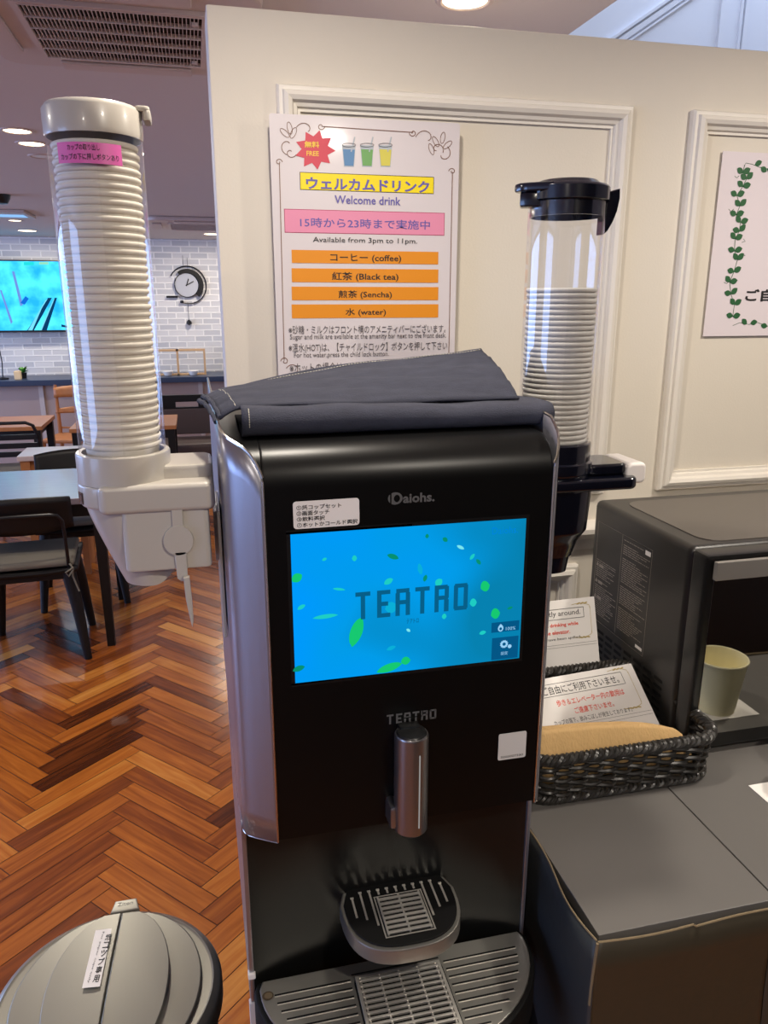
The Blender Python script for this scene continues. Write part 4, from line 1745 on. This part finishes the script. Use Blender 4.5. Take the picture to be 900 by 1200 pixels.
# kraft cup sleeves standing in the basket
SLV = [(.372, 1.028), (.41, 1.029), (.47, 1.0265), (.5276, 1.0205), (.56, 1.0145), (.590, 1.0055), (.602, .996), (.614, .980)]
for i in range(4):
    yy = .783 + i * .0052
    b = B()

    def slv(u, v, i=i):
        x = .374 + .239 * u
        for (xa, za), (xb, zb_) in zip(SLV, SLV[1:]):
            if xa <= x <= xb:
                zh = za + (zb_ - za) * (x - xa) / (xb - xa)
                break
        zh -= .0015 * i
        zl = CZ + .010
        return (x - .002 * i, yy + .016 * v * v + .003 * math.sin(PI * u) * (1 - v), zl + (zh - zl) * v)
    b.grid(slv, 48, 12)
    o = b.build('cup_sleeve', M_kraft, label='kraft paper cup sleeve at the front of the black basket' if i == 0 else 'kraft paper cup sleeve tucked behind the front one in the basket', category='cup sleeve', group='paper sleeves in the basket')
    md = o.modifiers.new('thickness', 'SOLIDIFY')
    md.thickness = .003
    md.offset = 0


def sign(corners, y0, y1, label, draw, name='acrylic_sign', depth=.003, wide=.19, foot=.0):
    """a slanted sign: corners are photo pixels tl, tr, br, bl; plane tilts from y0 at the foot to y1 at the top"""
    tl = pix(*corners[0], 1, y1)
    tr = pix(*corners[1], 1, y1)
    br = pix(*corners[2], 1, y0)
    M = planeM(tuple(br), tuple((tr - tl)), tuple(tr - br))
    wd, h = wide, (tr - br).length
    q = B()
    q.prism([(-wd, -foot), (0, -foot), (0, h), (-wd, h)], -depth, 0, 'xy', M=M)
    Mi = M @ Matrix.Translation((0, 0, .0004))
    draw(q, Mi, h)
    o = q.build(name, [M_white, M_ink, M_red, M_gold, M_inkg], origin=tuple(br), label=label, category='sign')
    return o


def gold_corner(q, M, x, y, s, sy):
    q.line(M, [(x - .030 * s, y), (x - .018, y + sy * .0015), (x - .008, y + sy * .0005), (x, y - sy * .003)], .0008, 3)
    for k in range(3):
        q.disc(M, x - .006 - .006 * k, y + sy * .001, .0035, .0012, 3, rot=.3 * sy)
    q.line(M, [(x, y - sy * .003), (x + .001, y - sy * .010)], .0006, 3)


def draw_back(q, M, h):
    q.frame(M, -.115, h - .030, -.020, h - .0135, .0007, 1)
    q.text('quietly around.', M, -.100, -.026, h - .0268, h - .0165, 1)
    q.text('from drinking while', M, -.098, -.031, h - .0425, h - .0352, 2, bold=.02)
    q.text('in the elevator.', M, -.098, -.046, h - .0525, h - .0462, 2, bold=.02)
    q.text('spills have been spilled.', M, -.104, -.028, h - .0625, h - .0575, 1)
    gold_corner(q, M, -.010, h - .009, 1, 1)
    gold_corner(q, M, -.010, h - .060, 1, -1)
    q.line(M, [(-.009, h - .014), (-.009, h - .056)], .0006, 3)
    for y in (h - .069, h - .073):
        q.line(M, [(-.15, y), (-.002, y)], .0004, 4)


def draw_front(q, M, h):
    q.frame(M, -.168, h - .0295, -.022, h - .010, .0007, 1)
    q.text('ご自由にご利用下さいませ。', M, -.150, -.030, h - .0265, h - .0135, 1, bold=.005)
    q.text('歩き＆エレベーター内の飲用は', M, -.136, -.030, h - .0455, h - .0355, 2, bold=.01)
    q.text('ご遠慮下さいませ。', M, -.114, -.053, h - .0600, h - .0505, 2, bold=.01)
    q.text('カップの落下、飲みこぼしが発生しております。', M, -.150, -.030, h - .0720, h - .0645, 1)
    gold_corner(q, M, -.012, h - .006, 1, 1)
    gold_corner(q, M, -.012, h - .066, 1, -1)
    q.line(M, [(-.011, h - .012), (-.011, h - .060)], .0006, 3)
    for y in (h - .075, h - .080):
        q.line(M, [(-.15, y), (-.002, y)], .0004, 4)


sign(((640, 705), (697, 699), (703, 778), (640, 785)), .988, 1.02, 'white upright sign with English text behind the leaning basket sign', draw_back, wide=.165, foot=.05)
sign(((640, 795), (742, 777), (771, 845), (640, 866)), .855, .93, 'white leaning sign with red Japanese lines in the black basket', draw_front, wide=.178, foot=.025)

# ------------------------------------------------------------------ waste bin
BNX, BNY, BNZ, BR = -.180, .945, .62, .158
T = thing('waste_bin', (BNX, BNY, 0), 'round champagne grey waste bin with split lid on the parquet floor', 'bin')
b = B()
b.lathe([(0, 0), (.135, 0), (.142, .01), (.150, .56), (.150, .575), (.146, .575), (.138, .02), (0, .02)], (BNX, BNY, 0), 72)
b.build('bin_body', M_binbody, T)
b = B()
b.lathe([(.1505, .560), (BR, .562), (BR + .002, .568), (BR + .002, .590), (BR - .002, .597), (BR - .010, .602), (BR - .014, .600), (.1, .598), (0, .598)], (BNX, BNY, 0), 96)
lidr = b.build('lid_ring', M_bin, T)
b = B()


def lens(xa, xb, zb, h0, h1, rx, ry, nm, parent, m):
    """flat raised lens plate on the lid with a rounded rim, cut between xa and xb"""
    pts = []
    n = 40
    right, left = [], []
    for k in range(n + 1):
        t = -1 + 2 * k / n
        e = max(0.0, 1 - t * t) ** .5
        xl, xr = max(xa, -rx * e), min(xb, rx * e)
        if xr - xl > .002:
            left.append((xl, ry * t))
            right.append((xr, ry * t))
    pts = [(BNX + x * math.cos(BROT) - y * math.sin(BROT), BNY + x * math.sin(BROT) + y * math.cos(BROT)) for x, y in right + left[::-1]]
    q = B()
    q.prism(pts, zb, zb + h1, 'xy', bev=h0, seg=3)
    # slight crown
    for p in q.v:
        d = ((p.x - BNX) ** 2 + (p.y - BNY) ** 2) / BR ** 2
        p.z += .010 * (1 - d)
    return q.build(nm, m, parent)


BROT = math.radians(-3)
lens(-.2, .2, .594, .0025, .008, .131, .1515, 'lid_plate', T, M_bin)
fl = lens(-.2, -.0012, .601, .0015, .006, .085, .150, 'lid_flap', T, M_bin)
lens(.0012, .2, .601, .0015, .006, .085, .150, 'lid_flap', T, M_bin)
# paper strip on the left flap
b = B()
zs_ = .6178
c = [pix(x, y, 2, zs_) for x, y in ((112, 1090), (131, 1088), (117, 1156), (96, 1158))]
b.add([tuple(p) for p in c], [(3, 2, 1, 0)])
Mv = planeM(tuple(c[3] + Vector((0, 0, .0005))), tuple(c[2] - c[3]), tuple(c[0] - c[3]))
hgt = (c[0] - c[3]).length
wd_ = (c[2] - c[3]).length
for k, ch in enumerate('紙コップ専用'):
    yy = hgt * (.84 - k * .142)
    b.text(ch, Mv, wd_ * .50, wd_ * .84, yy - hgt * .06, yy + hgt * .06, mi=1, bold=.02)
Mr = Mv @ Matrix.Translation((wd_ * .20, hgt * .95, 0)) @ Matrix.Rotation(-PI / 2, 4, 'Z')
b.text('For paper cups only', Mr, 0, hgt * .88, 0, wd_ * .14, mi=2)
b.build('paper_strip', [M_white, M_ink, M_inkg], fl, label='white paper strip with vertical lettering')
b = B()
b.prism([(BNX - .012, BNY + .150), (BNX + .034, BNY + .150), (BNX + .028, BNY + .176), (BNX - .006, BNY + .176)], .585, .605, 'xy', bev=.003)
hb = b.build('hinge_block', M_bin, T)
b = B()
b.text('Ziton', planeM((BNX - .001, BNY + .162, .6053), (1, 0, 0), (0, 1, 0)), 0, .024, 0, .008)
b.build('logo', [M_inkg], hb)


# ------------------------------------------------------------------ dining room behind
def make_table(x0, y0, x1, y1, label, top_m, leg_m, zt=.72, name='dining_table'):
    t = thing(name, ((x0 + x1) / 2, (y0 + y1) / 2, 0), label, 'table', 'dining tables')
    b = B()
    b.box(x0, y0, zt - .028, x1, y1, zt, bev=.003)
    b.build('tabletop', top_m, t)
    b = B()
    b.box(x0 + .05, y0 + .03, zt - .09, x1 - .05, y1 - .03, zt - .0285)
    b.build('apron', leg_m, t)
    for x in (x0 + .012, x1 - .062):
        for y in (y0 + .012, y1 - .062):
            b = B()
            b.add([(x, y, zt - .0285), (x + .05, y, zt - .0285), (x + .05, y + .05, zt - .0285), (x, y + .05, zt - .0285), (x + .008, y + .008, 0), (x + .042, y + .008, 0), (x + .042, y + .042, 0), (x + .008, y + .042, 0)],
                  [(0, 1, 2, 3), (7, 6, 5, 4), (0, 4, 5, 1), (1, 5, 6, 2), (2, 6, 7, 3), (3, 7, 4, 0)])
            b.build('leg', leg_m, t)
    return t


TA = make_table(-1.75, 3.47, -.432, 4.13, 'dark legged dining table with bluish sheen beside the left cup dispenser', M_twood, M_dwood)
make_table(-2.3, 5.62, -1.06, 6.16, 'oak topped dining table with black legs at the left picture edge', M_owood, M_bmetal)
make_table(-.80, 4.50, -.16, 5.02, 'pale topped dining table half hidden by the left cup stack', mat('pale_table_top', rgb(206, 190, 184), .3), M_bmetal) if False else None
make_table(-.86, 5.45, -.165, 5.98, 'small oak dining table seen just right of the left cup tube', M_owood, M_bmetal)
t = make_table(-1.0, 4.52, -.66, 4.80, 'pale low side table tucked left of the cup stack', mat('pale_table_top', rgb(200, 178, 168), .3), M_owood)


def dining_chair(label):
    """dark wooden chair with bent metal back frame and tied cushion; faces +Y, origin under the seat"""
    t = thing('dining_chair', (0, 0, 0), label, 'chair', 'dark dining chairs')
    b = B()

    def seat(u, v):
        x = (-.20 + .40 * u)
        y = -.19 + .38 * v
        return (x, y, .425 + .010 * (2 * u - 1) ** 2)
    b.grid(seat, 12, 12)
    o = b.build('seat', M_dwood, t)
    md = o.modifiers.new('thickness', 'SOLIDIFY')
    md.thickness = .02
    b = B()
    b.box(-.19, -.18, .436, .19, .175, .468, bev=.014, seg=3)
    cu = b.build('cushion', M_seat, t)
    for s_ in (-1, 1):
        b = B()
        b.tube([(s_ * .17, -.19, .452), (s_ * .185, -.212, .44), (s_ * .18, -.205, .40), (s_ * .20, -.215, .33)], .004, 6)
        b.tube([(s_ * .185, -.212, .44), (s_ * .155, -.225, .425), (s_ * .165, -.222, .405), (s_ * .185, -.212, .43)], .004, 6)
        b.build('cushion_tie', M_seat, cu)
    b = B()

    def back(u, v):
        x = -.205 + .41 * u
        c = (2 * u - 1) ** 2
        return (x, -.215 - .035 * v + .045 * c, .60 + .165 * v - .014 * c * (v - .5) * 2)
    b.grid(back, 20, 6)
    o = b.build('backrest', M_dwood, t)
    md = o.modifiers.new('thickness', 'SOLIDIFY')
    md.thickness = .014
    b = B()
    pts = [(-.165, -.17, .43), (-.167, -.20, .50), (-.168, -.222, .60), (-.166, -.235, .66), (-.150, -.243, .685), (-.12, -.248, .692), (0, -.252, .694), (.12, -.248, .692), (.150, -.243, .685), (.166, -.235, .66), (.168, -.222, .60), (.167, -.20, .50), (.165, -.17, .43)]
    b.tube(pts, .0075, 8)
    b.build('back_frame', M_bmetal, t)
    for sx in (-1, 1):
        for sy in (-1, 1):
            b = B()
            b.tube([(sx * .155, sy * .14, .425), (sx * .18, sy * .165, .25), (sx * .205, sy * .195, 0)], [.032, .026, .017], 10)
            b.build('leg', M_dwood, t)
    b = B()
    for sx in (-1, 1):
        b.box(sx * .165 - .012, -.15, .375, sx * .165 + .012, .15, .415, bev=.003)
    for sy in (-1, 1):
        b.box(-.15, sy * .15 - .012, .375, .15, sy * .15 + .012, .415, bev=.003)
    b.build('seat_rail', M_dwood, t)
    return t


ch = dining_chair('dark wooden chair with tied grey cushion, its back to us at the near table')
ch.location = (-.775, 3.56, 0)
ch.rotation_euler = (0, 0, math.radians(4))
dup(ch, (-.66, 4.20, 0), PI + .1, 'dark chair on the far side of the near table, facing us behind the tabletop')


def slat_chair(label):
    """black metal chair with curved top rail, slats and an olive seat; faces +Y"""
    t = thing('metal_chair', (0, 0, 0), label, 'chair', 'black metal chairs')
    b = B()
    b.box(-.20, -.19, .435, .20, .19, .475, bev=.015)
    b.build('seat', M_seat, t)
    b = B()
    b.tube([(-.19, -.17, 0), (-.19, -.19, .45), (-.19, -.23, .72), (-.17, -.245, .79), (-.13, -.25, .81), (.13, -.25, .81), (.17, -.245, .79), (.19, -.23, .72), (.19, -.19, .45), (.19, -.17, 0)], .011, 8)
    b.build('back_frame', M_bmetal, t)
    for k in range(3):
        b = B()
        b.box(-.185, -.243 + .006 * k, .70 - .055 * k, .185, -.232 + .006 * k, .735 - .055 * k, bev=.003)
        b.build('slat', M_bmetal, t)
    for sx in (-1, 1):
        b = B()
        b.tube([(sx * .185, .17, .44), (sx * .19, .18, 0)], .011, 8)
        b.build('leg', M_bmetal, t)
    b = B()
    b.frame(planeM((0, 0, .43), (1, 0, 0), (0, 1, 0)), -.2, -.19, .2, .19, .02)
    b.build('seat_frame', M_bmetal, t)
    return t


sc_ = slat_chair('black metal slatted chair, back to us, at the oak table by the left picture edge')
sc_.location = (-1.20, 5.44, 0)
sc_.rotation_euler = (0, 0, 0)
dup(sc_, (-1.9, 6.45, 0), PI + .2, 'black metal chair behind the oak table at the left picture edge')


def wood_chair(label):
    """oak chair with curved top rail and a lower back rail; faces +Y"""
    t = thing('oak_chair', (0, 0, 0), label, 'chair')
    b = B()
    b.box(-.20, -.19, .43, .20, .19, .46, bev=.01)
    b.build('seat', M_owood, t)
    for z0_, z1_ in ((.755, .855), (.62, .675)):
        b = B()
        b.grid(lambda u, v: (-.215 + .43 * u, -.235 + .05 * (2 * u - 1) ** 2 - .01 * v, z0_ + (z1_ - z0_) * v - .02 * (2 * u - 1) ** 2 * v), 16, 3)
        o = b.build('back_rail', M_owood, t)
        md = o.modifiers.new('thickness', 'SOLIDIFY')
        md.thickness = .022
    for sx in (-1, 1):
        b = B()
        b.tube([(sx * .19, -.20, 0), (sx * .19, -.18, .45), (sx * .20, -.20, .86)], [.014, .018, .014], 8)
        b.build('leg', M_owood, t)
        b = B()
        b.tube([(sx * .18, .17, .44), (sx * .20, .19, 0)], [.018, .013], 8)
        b.build('leg', M_owood, t)
    b = B()
    for sx in (-1, 1):
        b.tube([(sx * .19, -.19, .22), (sx * .195, .18, .22)], .010, 8)
    b.tube([(-.19, 0, .22), (.19, 0, .22)], .010, 8)
    b.tube([(-.19, -.19, .50), (.19, -.19, .50)], .009, 8)
    b.build('stretcher', M_owood, t)
    return t


wc = wood_chair('oak wood chair with curved back rails left of the cup stack')
wc.location = (-1.03, 6.75, 0)
wc.rotation_euler = (0, 0, PI - .25)


def lounge_chair(label):
    """dark brown padded chair with a slot in the back; faces -Y when unrotated"""
    t = thing('padded_chair', (0, 0, 0), label, 'chair', 'brown padded chairs along the bar')
    Mb = mat('brown_leather', rgb(82, 66, 60), .5)
    b = B()
    b.box(-.21, -.21, .36, .21, .19, .46, bev=.03, seg=3)
    b.build('seat', Mb, t)
    b = B()
    for a in ((-.20, .55, .20, .70), (-.20, .745, .20, .80), (-.20, .70, -.09, .745), (.09, .70, .20, .745)):
        b.box(a[0], .17, a[1], a[2], .215, a[3])
    b.build('backrest', M_dwood, t)
    b = B()
    b.box(-.19, .15, .48, .19, .17, .69, bev=.01)
    b.build('back_pad', Mb, t)
    for sx in (-1, 1):
        for sy in (-1, 1):
            b = B()
            b.tube([(sx * .18, sy * .17, .37), (sx * .19, sy * .19, 0)], [.02, .014], 8)
            b.build('leg', M_dwood, t)
    for sx in (-1, 1):
        b = B()
        b.box(sx * .20 - .015, .165, .36, sx * .20 + .015, .20, .78, bev=.005)
        b.build('back_post', M_dwood, t)
    return t


lc = lounge_chair('brown padded chair with slotted back right of the left cup tube, below the clock')
lc.location = (-.10, 6.35, 0)
dup(lc, (.40, 6.38, 0), 0, 'brown padded chair behind the left edge of the denim cloth')

# bar along the far wall
t = thing('bar_counter', (-2.0, 7.6, 0), 'long navy edged bar counter along the far brick wall', 'counter')
b = B()
b.box(-4.98, 7.38, .815, .852, FARY - .004, .865, bev=.004)
b.build('bar_top', M_counter, t)
b = B()
b.box(-4.98, 7.50, 0, .852, 7.56, .814)
b.build('bar_front', mat('bar_front_paint', rgb(176, 158, 150), .6), t)
for k in range(9):
    b = B()
    b.box(-4.9 + k * .7, 7.48, 0, -4.86 + k * .7, 7.50, .814)
    b.build('panel_batten', M_bwall, t)

# television
def tv_picture():
    m = bpy.data.materials.new('tv_picture')
    m.use_nodes = True
    nt = m.node_tree
    nt.nodes.remove(nt.nodes['Principled BSDF'])
    tc = nt.nodes.new('ShaderNodeTexCoord')
    n = nt.nodes.new('ShaderNodeTexNoise')
    n.inputs['Scale'].default_value = 6
    n.inputs['Detail'].default_value = 3
    nt.links.new(tc.outputs['Object'], n.inputs['Vector'])
    cr = nt.nodes.new('ShaderNodeValToRGB')
    e = cr.color_ramp.elements
    e[0].position, e[0].color = 0.35, rgb(30, 150, 232)
    e[1].position, e[1].color = 0.62, rgb(72, 206, 250)
    nt.links.new(n.outputs['Fac'], cr.inputs[0])
    em = nt.nodes.new('ShaderNodeEmission')
    em.inputs[1].default_value = 1.7
    nt.links.new(cr.outputs[0], em.inputs[0])
    nt.links.new(em.outputs[0], nt.nodes['Material Output'].inputs[0])
    return m


TVY = 7.80
tx1, tz1 = pix(80, 305, 1, TVY).x, pix(78, 305, 1, TVY).z
tz0 = pix(80, 389, 1, TVY).z
tx0 = tx1 - 1.16
t = thing('television', ((tx0 + tx1) / 2, TVY, tz0), 'wall television showing a bright blue underwater picture on the far brick wall', 'television')
b = B()
b.box(tx0, TVY, tz0, tx1, TVY + .04, tz1, bev=.004)
b.build('case', M_black, t)
b = B()
b.box((tx0 + tx1) / 2 - .2, TVY + .04, (tz0 + tz1) / 2 - .15, (tx0 + tx1) / 2 + .2, FARY - .001, (tz0 + tz1) / 2 + .15)
b.build('wall_bracket', M_black, t)
b = B()
b.quad(wallM(TVY - .001), tx0 + .012, tz0 + .018, tx1 - .012, tz1 - .012)


def tvq(pts, mi):
    p = [pix(x, y, 1, TVY) for x, y in pts]
    b.disc(wallM(TVY - .002 - .0005 * mi), 0, 0, 0, 0, mi, pts=[(max(q.x, tx0 + .012), q.z) for q in p])


tvq([(32, 387), (56, 349), (61, 349), (40, 387)], 1)
tvq([(48, 387), (64, 349), (67, 349), (55, 387)], 1)
tvq([(38, 387), (53, 352), (56, 350), (33, 387)], 2)
tvq([(47, 387), (62, 352), (64, 350), (49, 387)], 2)
tvq([(14, 318), (17, 318), (27, 357), (24, 359)], 3)
tvq([(0, 340), (2, 340), (15, 377), (13, 380)], 3)
tvq([(24, 355), (30, 347), (34, 350), (29, 357)], 4)
tvq([(72, 380), (79, 382), (79, 384), (72, 383)], 1)
tvq([(28, 307), (40, 307), (40, 311), (28, 311)], 5)
tvq([(46, 307), (57, 307), (57, 310), (46, 310)], 6)
b.build('screen', [tv_picture(), emat('tv_dark', rgb(12, 62, 104)), emat('tv_pale', rgb(120, 226, 255)), emat('tv_violet', rgb(112, 150, 226)), emat('tv_blue', rgb(20, 110, 220)), emat('tv_teal', rgb(40, 224, 226)), emat('tv_lime', rgb(150, 226, 190))], t)

# wall clock with open rings and a pendulum
ck = pix(220, 334, 1, FARY - .03)
ckx, ckz = ck.x, ck.z
Y0 = FARY - .03
t = thing('wall_clock', (ckx, FARY, ckz), 'black ring wall clock with pendulum on the far brick wall', 'clock')
b = B()
b.lathe([(0, 0), (.105, 0), (.112, .006), (.112, .022), (0, .022)], (0, 0, 0), 48, M=Matrix.Translation((ckx - .01, FARY - .004, ckz)) @ Matrix.Rotation(PI / 2, 4, 'X'))
b.build('dial', mat('clock_dial', rgb(176, 178, 184), .4), t)
b = B()
b.tube([(ckx - .01 + .112 * math.cos(a), FARY - .028, ckz + .112 * math.sin(a)) for a in [2 * PI * k / 48 for k in range(48)]], .005, 6, closed=True)
b.build('dial_rim', M_bmetal, t)
b = B()
ar = [math.radians(-48 + 175 * k / 30) for k in range(31)]
b.prism([(ckx + .148 * math.cos(a), ckz + .148 * math.sin(a)) for a in ar] + [(ckx - .004 + .112 * math.cos(a), ckz + .112 * math.sin(a)) for a in ar[::-1]], FARY - .04, FARY - .02, 'xz')
b.build('crescent', M_black, t)
b = B()
ar = [math.radians(-118 + 270 * k / 40) for k in range(41)]
b.tube([(ckx + .172 * math.cos(a), FARY - .02, ckz + .172 * math.sin(a)) for a in ar], .006, 6)
b.build('outer_ring', M_bmetal, t)
b = B()
b.box(ckx - .205, FARY - .03, ckz - .118, ckx - .10, FARY - .01, ckz - .100)
b.build('side_bar', M_bmetal, t)
b = B()
b.lathe([(0, -.016), (.016, -.010), (.018, 0), (.016, .010), (0, .016)], (ckx - .065, FARY - .025, ckz - .155), 16)
b.build('lower_ball', M_bmetal, t)
b = B()
b.tube([(ckx - .01, FARY - .026, ckz - .16), (ckx - .01, FARY - .026, ckz - .32)], .0025, 6)
b.lathe([(0, -.032), (.026, -.014), (.024, .006), (.006, .022), (0, .026)], (ckx - .01, FARY - .026, ckz - .345), 20)
b.build('pendulum', M_bmetal, t)
b = B()
for dx, z0_, z1_ in ((-.02, .17, .27), (.02, .15, .25)):
    b.tube([(ckx - .01 + dx, FARY - .012, ckz + z0_), (ckx - .01 + dx, FARY - .012, ckz + z1_)], .002, 6)
b.build('hanging_rod', M_bmetal, t)
b = B()
for a, l in ((.35, .06), (1.1, .075)):
    b.box(-.004, -.002, -.01, .004, .002, l, M=Matrix.Translation((ckx - .01, FARY - .030, ckz)) @ Matrix.Rotation(a, 4, 'Y'))
b.build('hand', M_black, t)

# things on the bar
fz = .865
t = thing('wooden_display_frame', (-.15, 7.6, fz), 'open oak display frame standing on the bar below the clock', 'shelf')
a, c = pix(178, 440, 1, 7.6).x, pix(242, 440, 1, 7.6).x
ztop = pix(220, 409, 1, 7.6).z
Mfr = mat('frame_oak', rgb(196, 160, 118), .5)
b = B()
for q in ((a, fz, a + .018, ztop), (c - .018, fz, c, ztop), ((a + c) / 2 - .015, fz, (a + c) / 2 + .004, ztop), (a + .018, ztop - .018, c - .018, ztop), (a + .018, fz, c - .018, fz + .014)):
    b.box(q[0], 7.56, q[1] + .0005, q[2], 7.64, q[3])
b.build('frame_bars', Mfr, t)
for xx, lab in ((.30, 'small white bowl inside the left bay of the oak frame'), (.76, 'small white bowl inside the right bay of the oak frame')):
    b = B()
    b.lathe([(0, .004), (.03, .004), (.045, .03), (.048, .045), (.044, .045), (.04, .03), (.02, .010), (0, .010)], (a + (c - a) * xx, 7.52, fz), 24)
    b.build('bowl', M_white, origin=(a + (c - a) * xx, 7.52, fz), label=lab, category='bowl')
p = pix(27, 440, 1, 7.6)
t = thing('potted_plant', (p.x, 7.6, fz), 'tiny green potted plant on the bar below the television', 'plant')
b = B()
b.lathe([(0, 0), (.028, 0), (.036, .05), (.030, .05), (.026, .04), (0, .04)], (p.x, 7.6, fz), 20)
b.build('pot', M_black, t)
b = B()
rp = random.Random(5)
for k in range(26):
    a_ = rp.random() * 2 * PI
    l = .03 + .03 * rp.random()
    dx, dy = math.cos(a_) * l, math.sin(a_) * l
    z0_ = fz + .045
    zz = z0_ + .05 * rp.random() + .01
    nx_, ny_ = -math.sin(a_) * .012, math.cos(a_) * .012
    b.add([(p.x, 7.6, z0_), (p.x + dx * .6 + nx_, 7.6 + dy * .6 + ny_, zz), (p.x + dx, 7.6 + dy, zz + .004), (p.x + dx * .6 - nx_, 7.6 + dy * .6 - ny_, zz)], [(0, 1, 2, 3)])
b.build('leaves', mat('plant_green', rgb(84, 150, 60), .6), t)
p = pix(22, 440, 1, 7.5)
b = B()
b.box(p.x - .035, 7.47, fz, p.x + .02, 7.53, fz + .075, bev=.006)
b.build('wooden_block', mat('pale_block', rgb(226, 196, 150), .6), origin=(p.x, 7.5, fz), label='pale wooden block beside the tiny plant on the bar', category='ornament')
p = pix(3, 440, 1, 7.55)
t = thing('table_lamp', (p.x, 7.55, fz), 'thin black table lamp on the bar at the left picture edge', 'lamp')
b = B()
b.lathe([(0, 0), (.05, 0), (.05, .012), (.012, .02), (0, .02)], (p.x, 7.55, fz), 24)
b.build('base', M_bmetal, t)
b = B()
b.tube([(p.x, 7.55, fz + .02), (p.x + .01, 7.55, fz + .15), (p.x + .0, 7.55, fz + .30), (p.x - .06, 7.55, fz + .36)], .005, 8)
b.build('pole', M_bmetal, t)
b = B()
b.lathe([(.02, .03), (.05, -.02), (.048, -.02), (.018, .028)], (p.x - .07, 7.55, fz + .35), 24)
b.build('lamp_shade', M_bmetal, t)
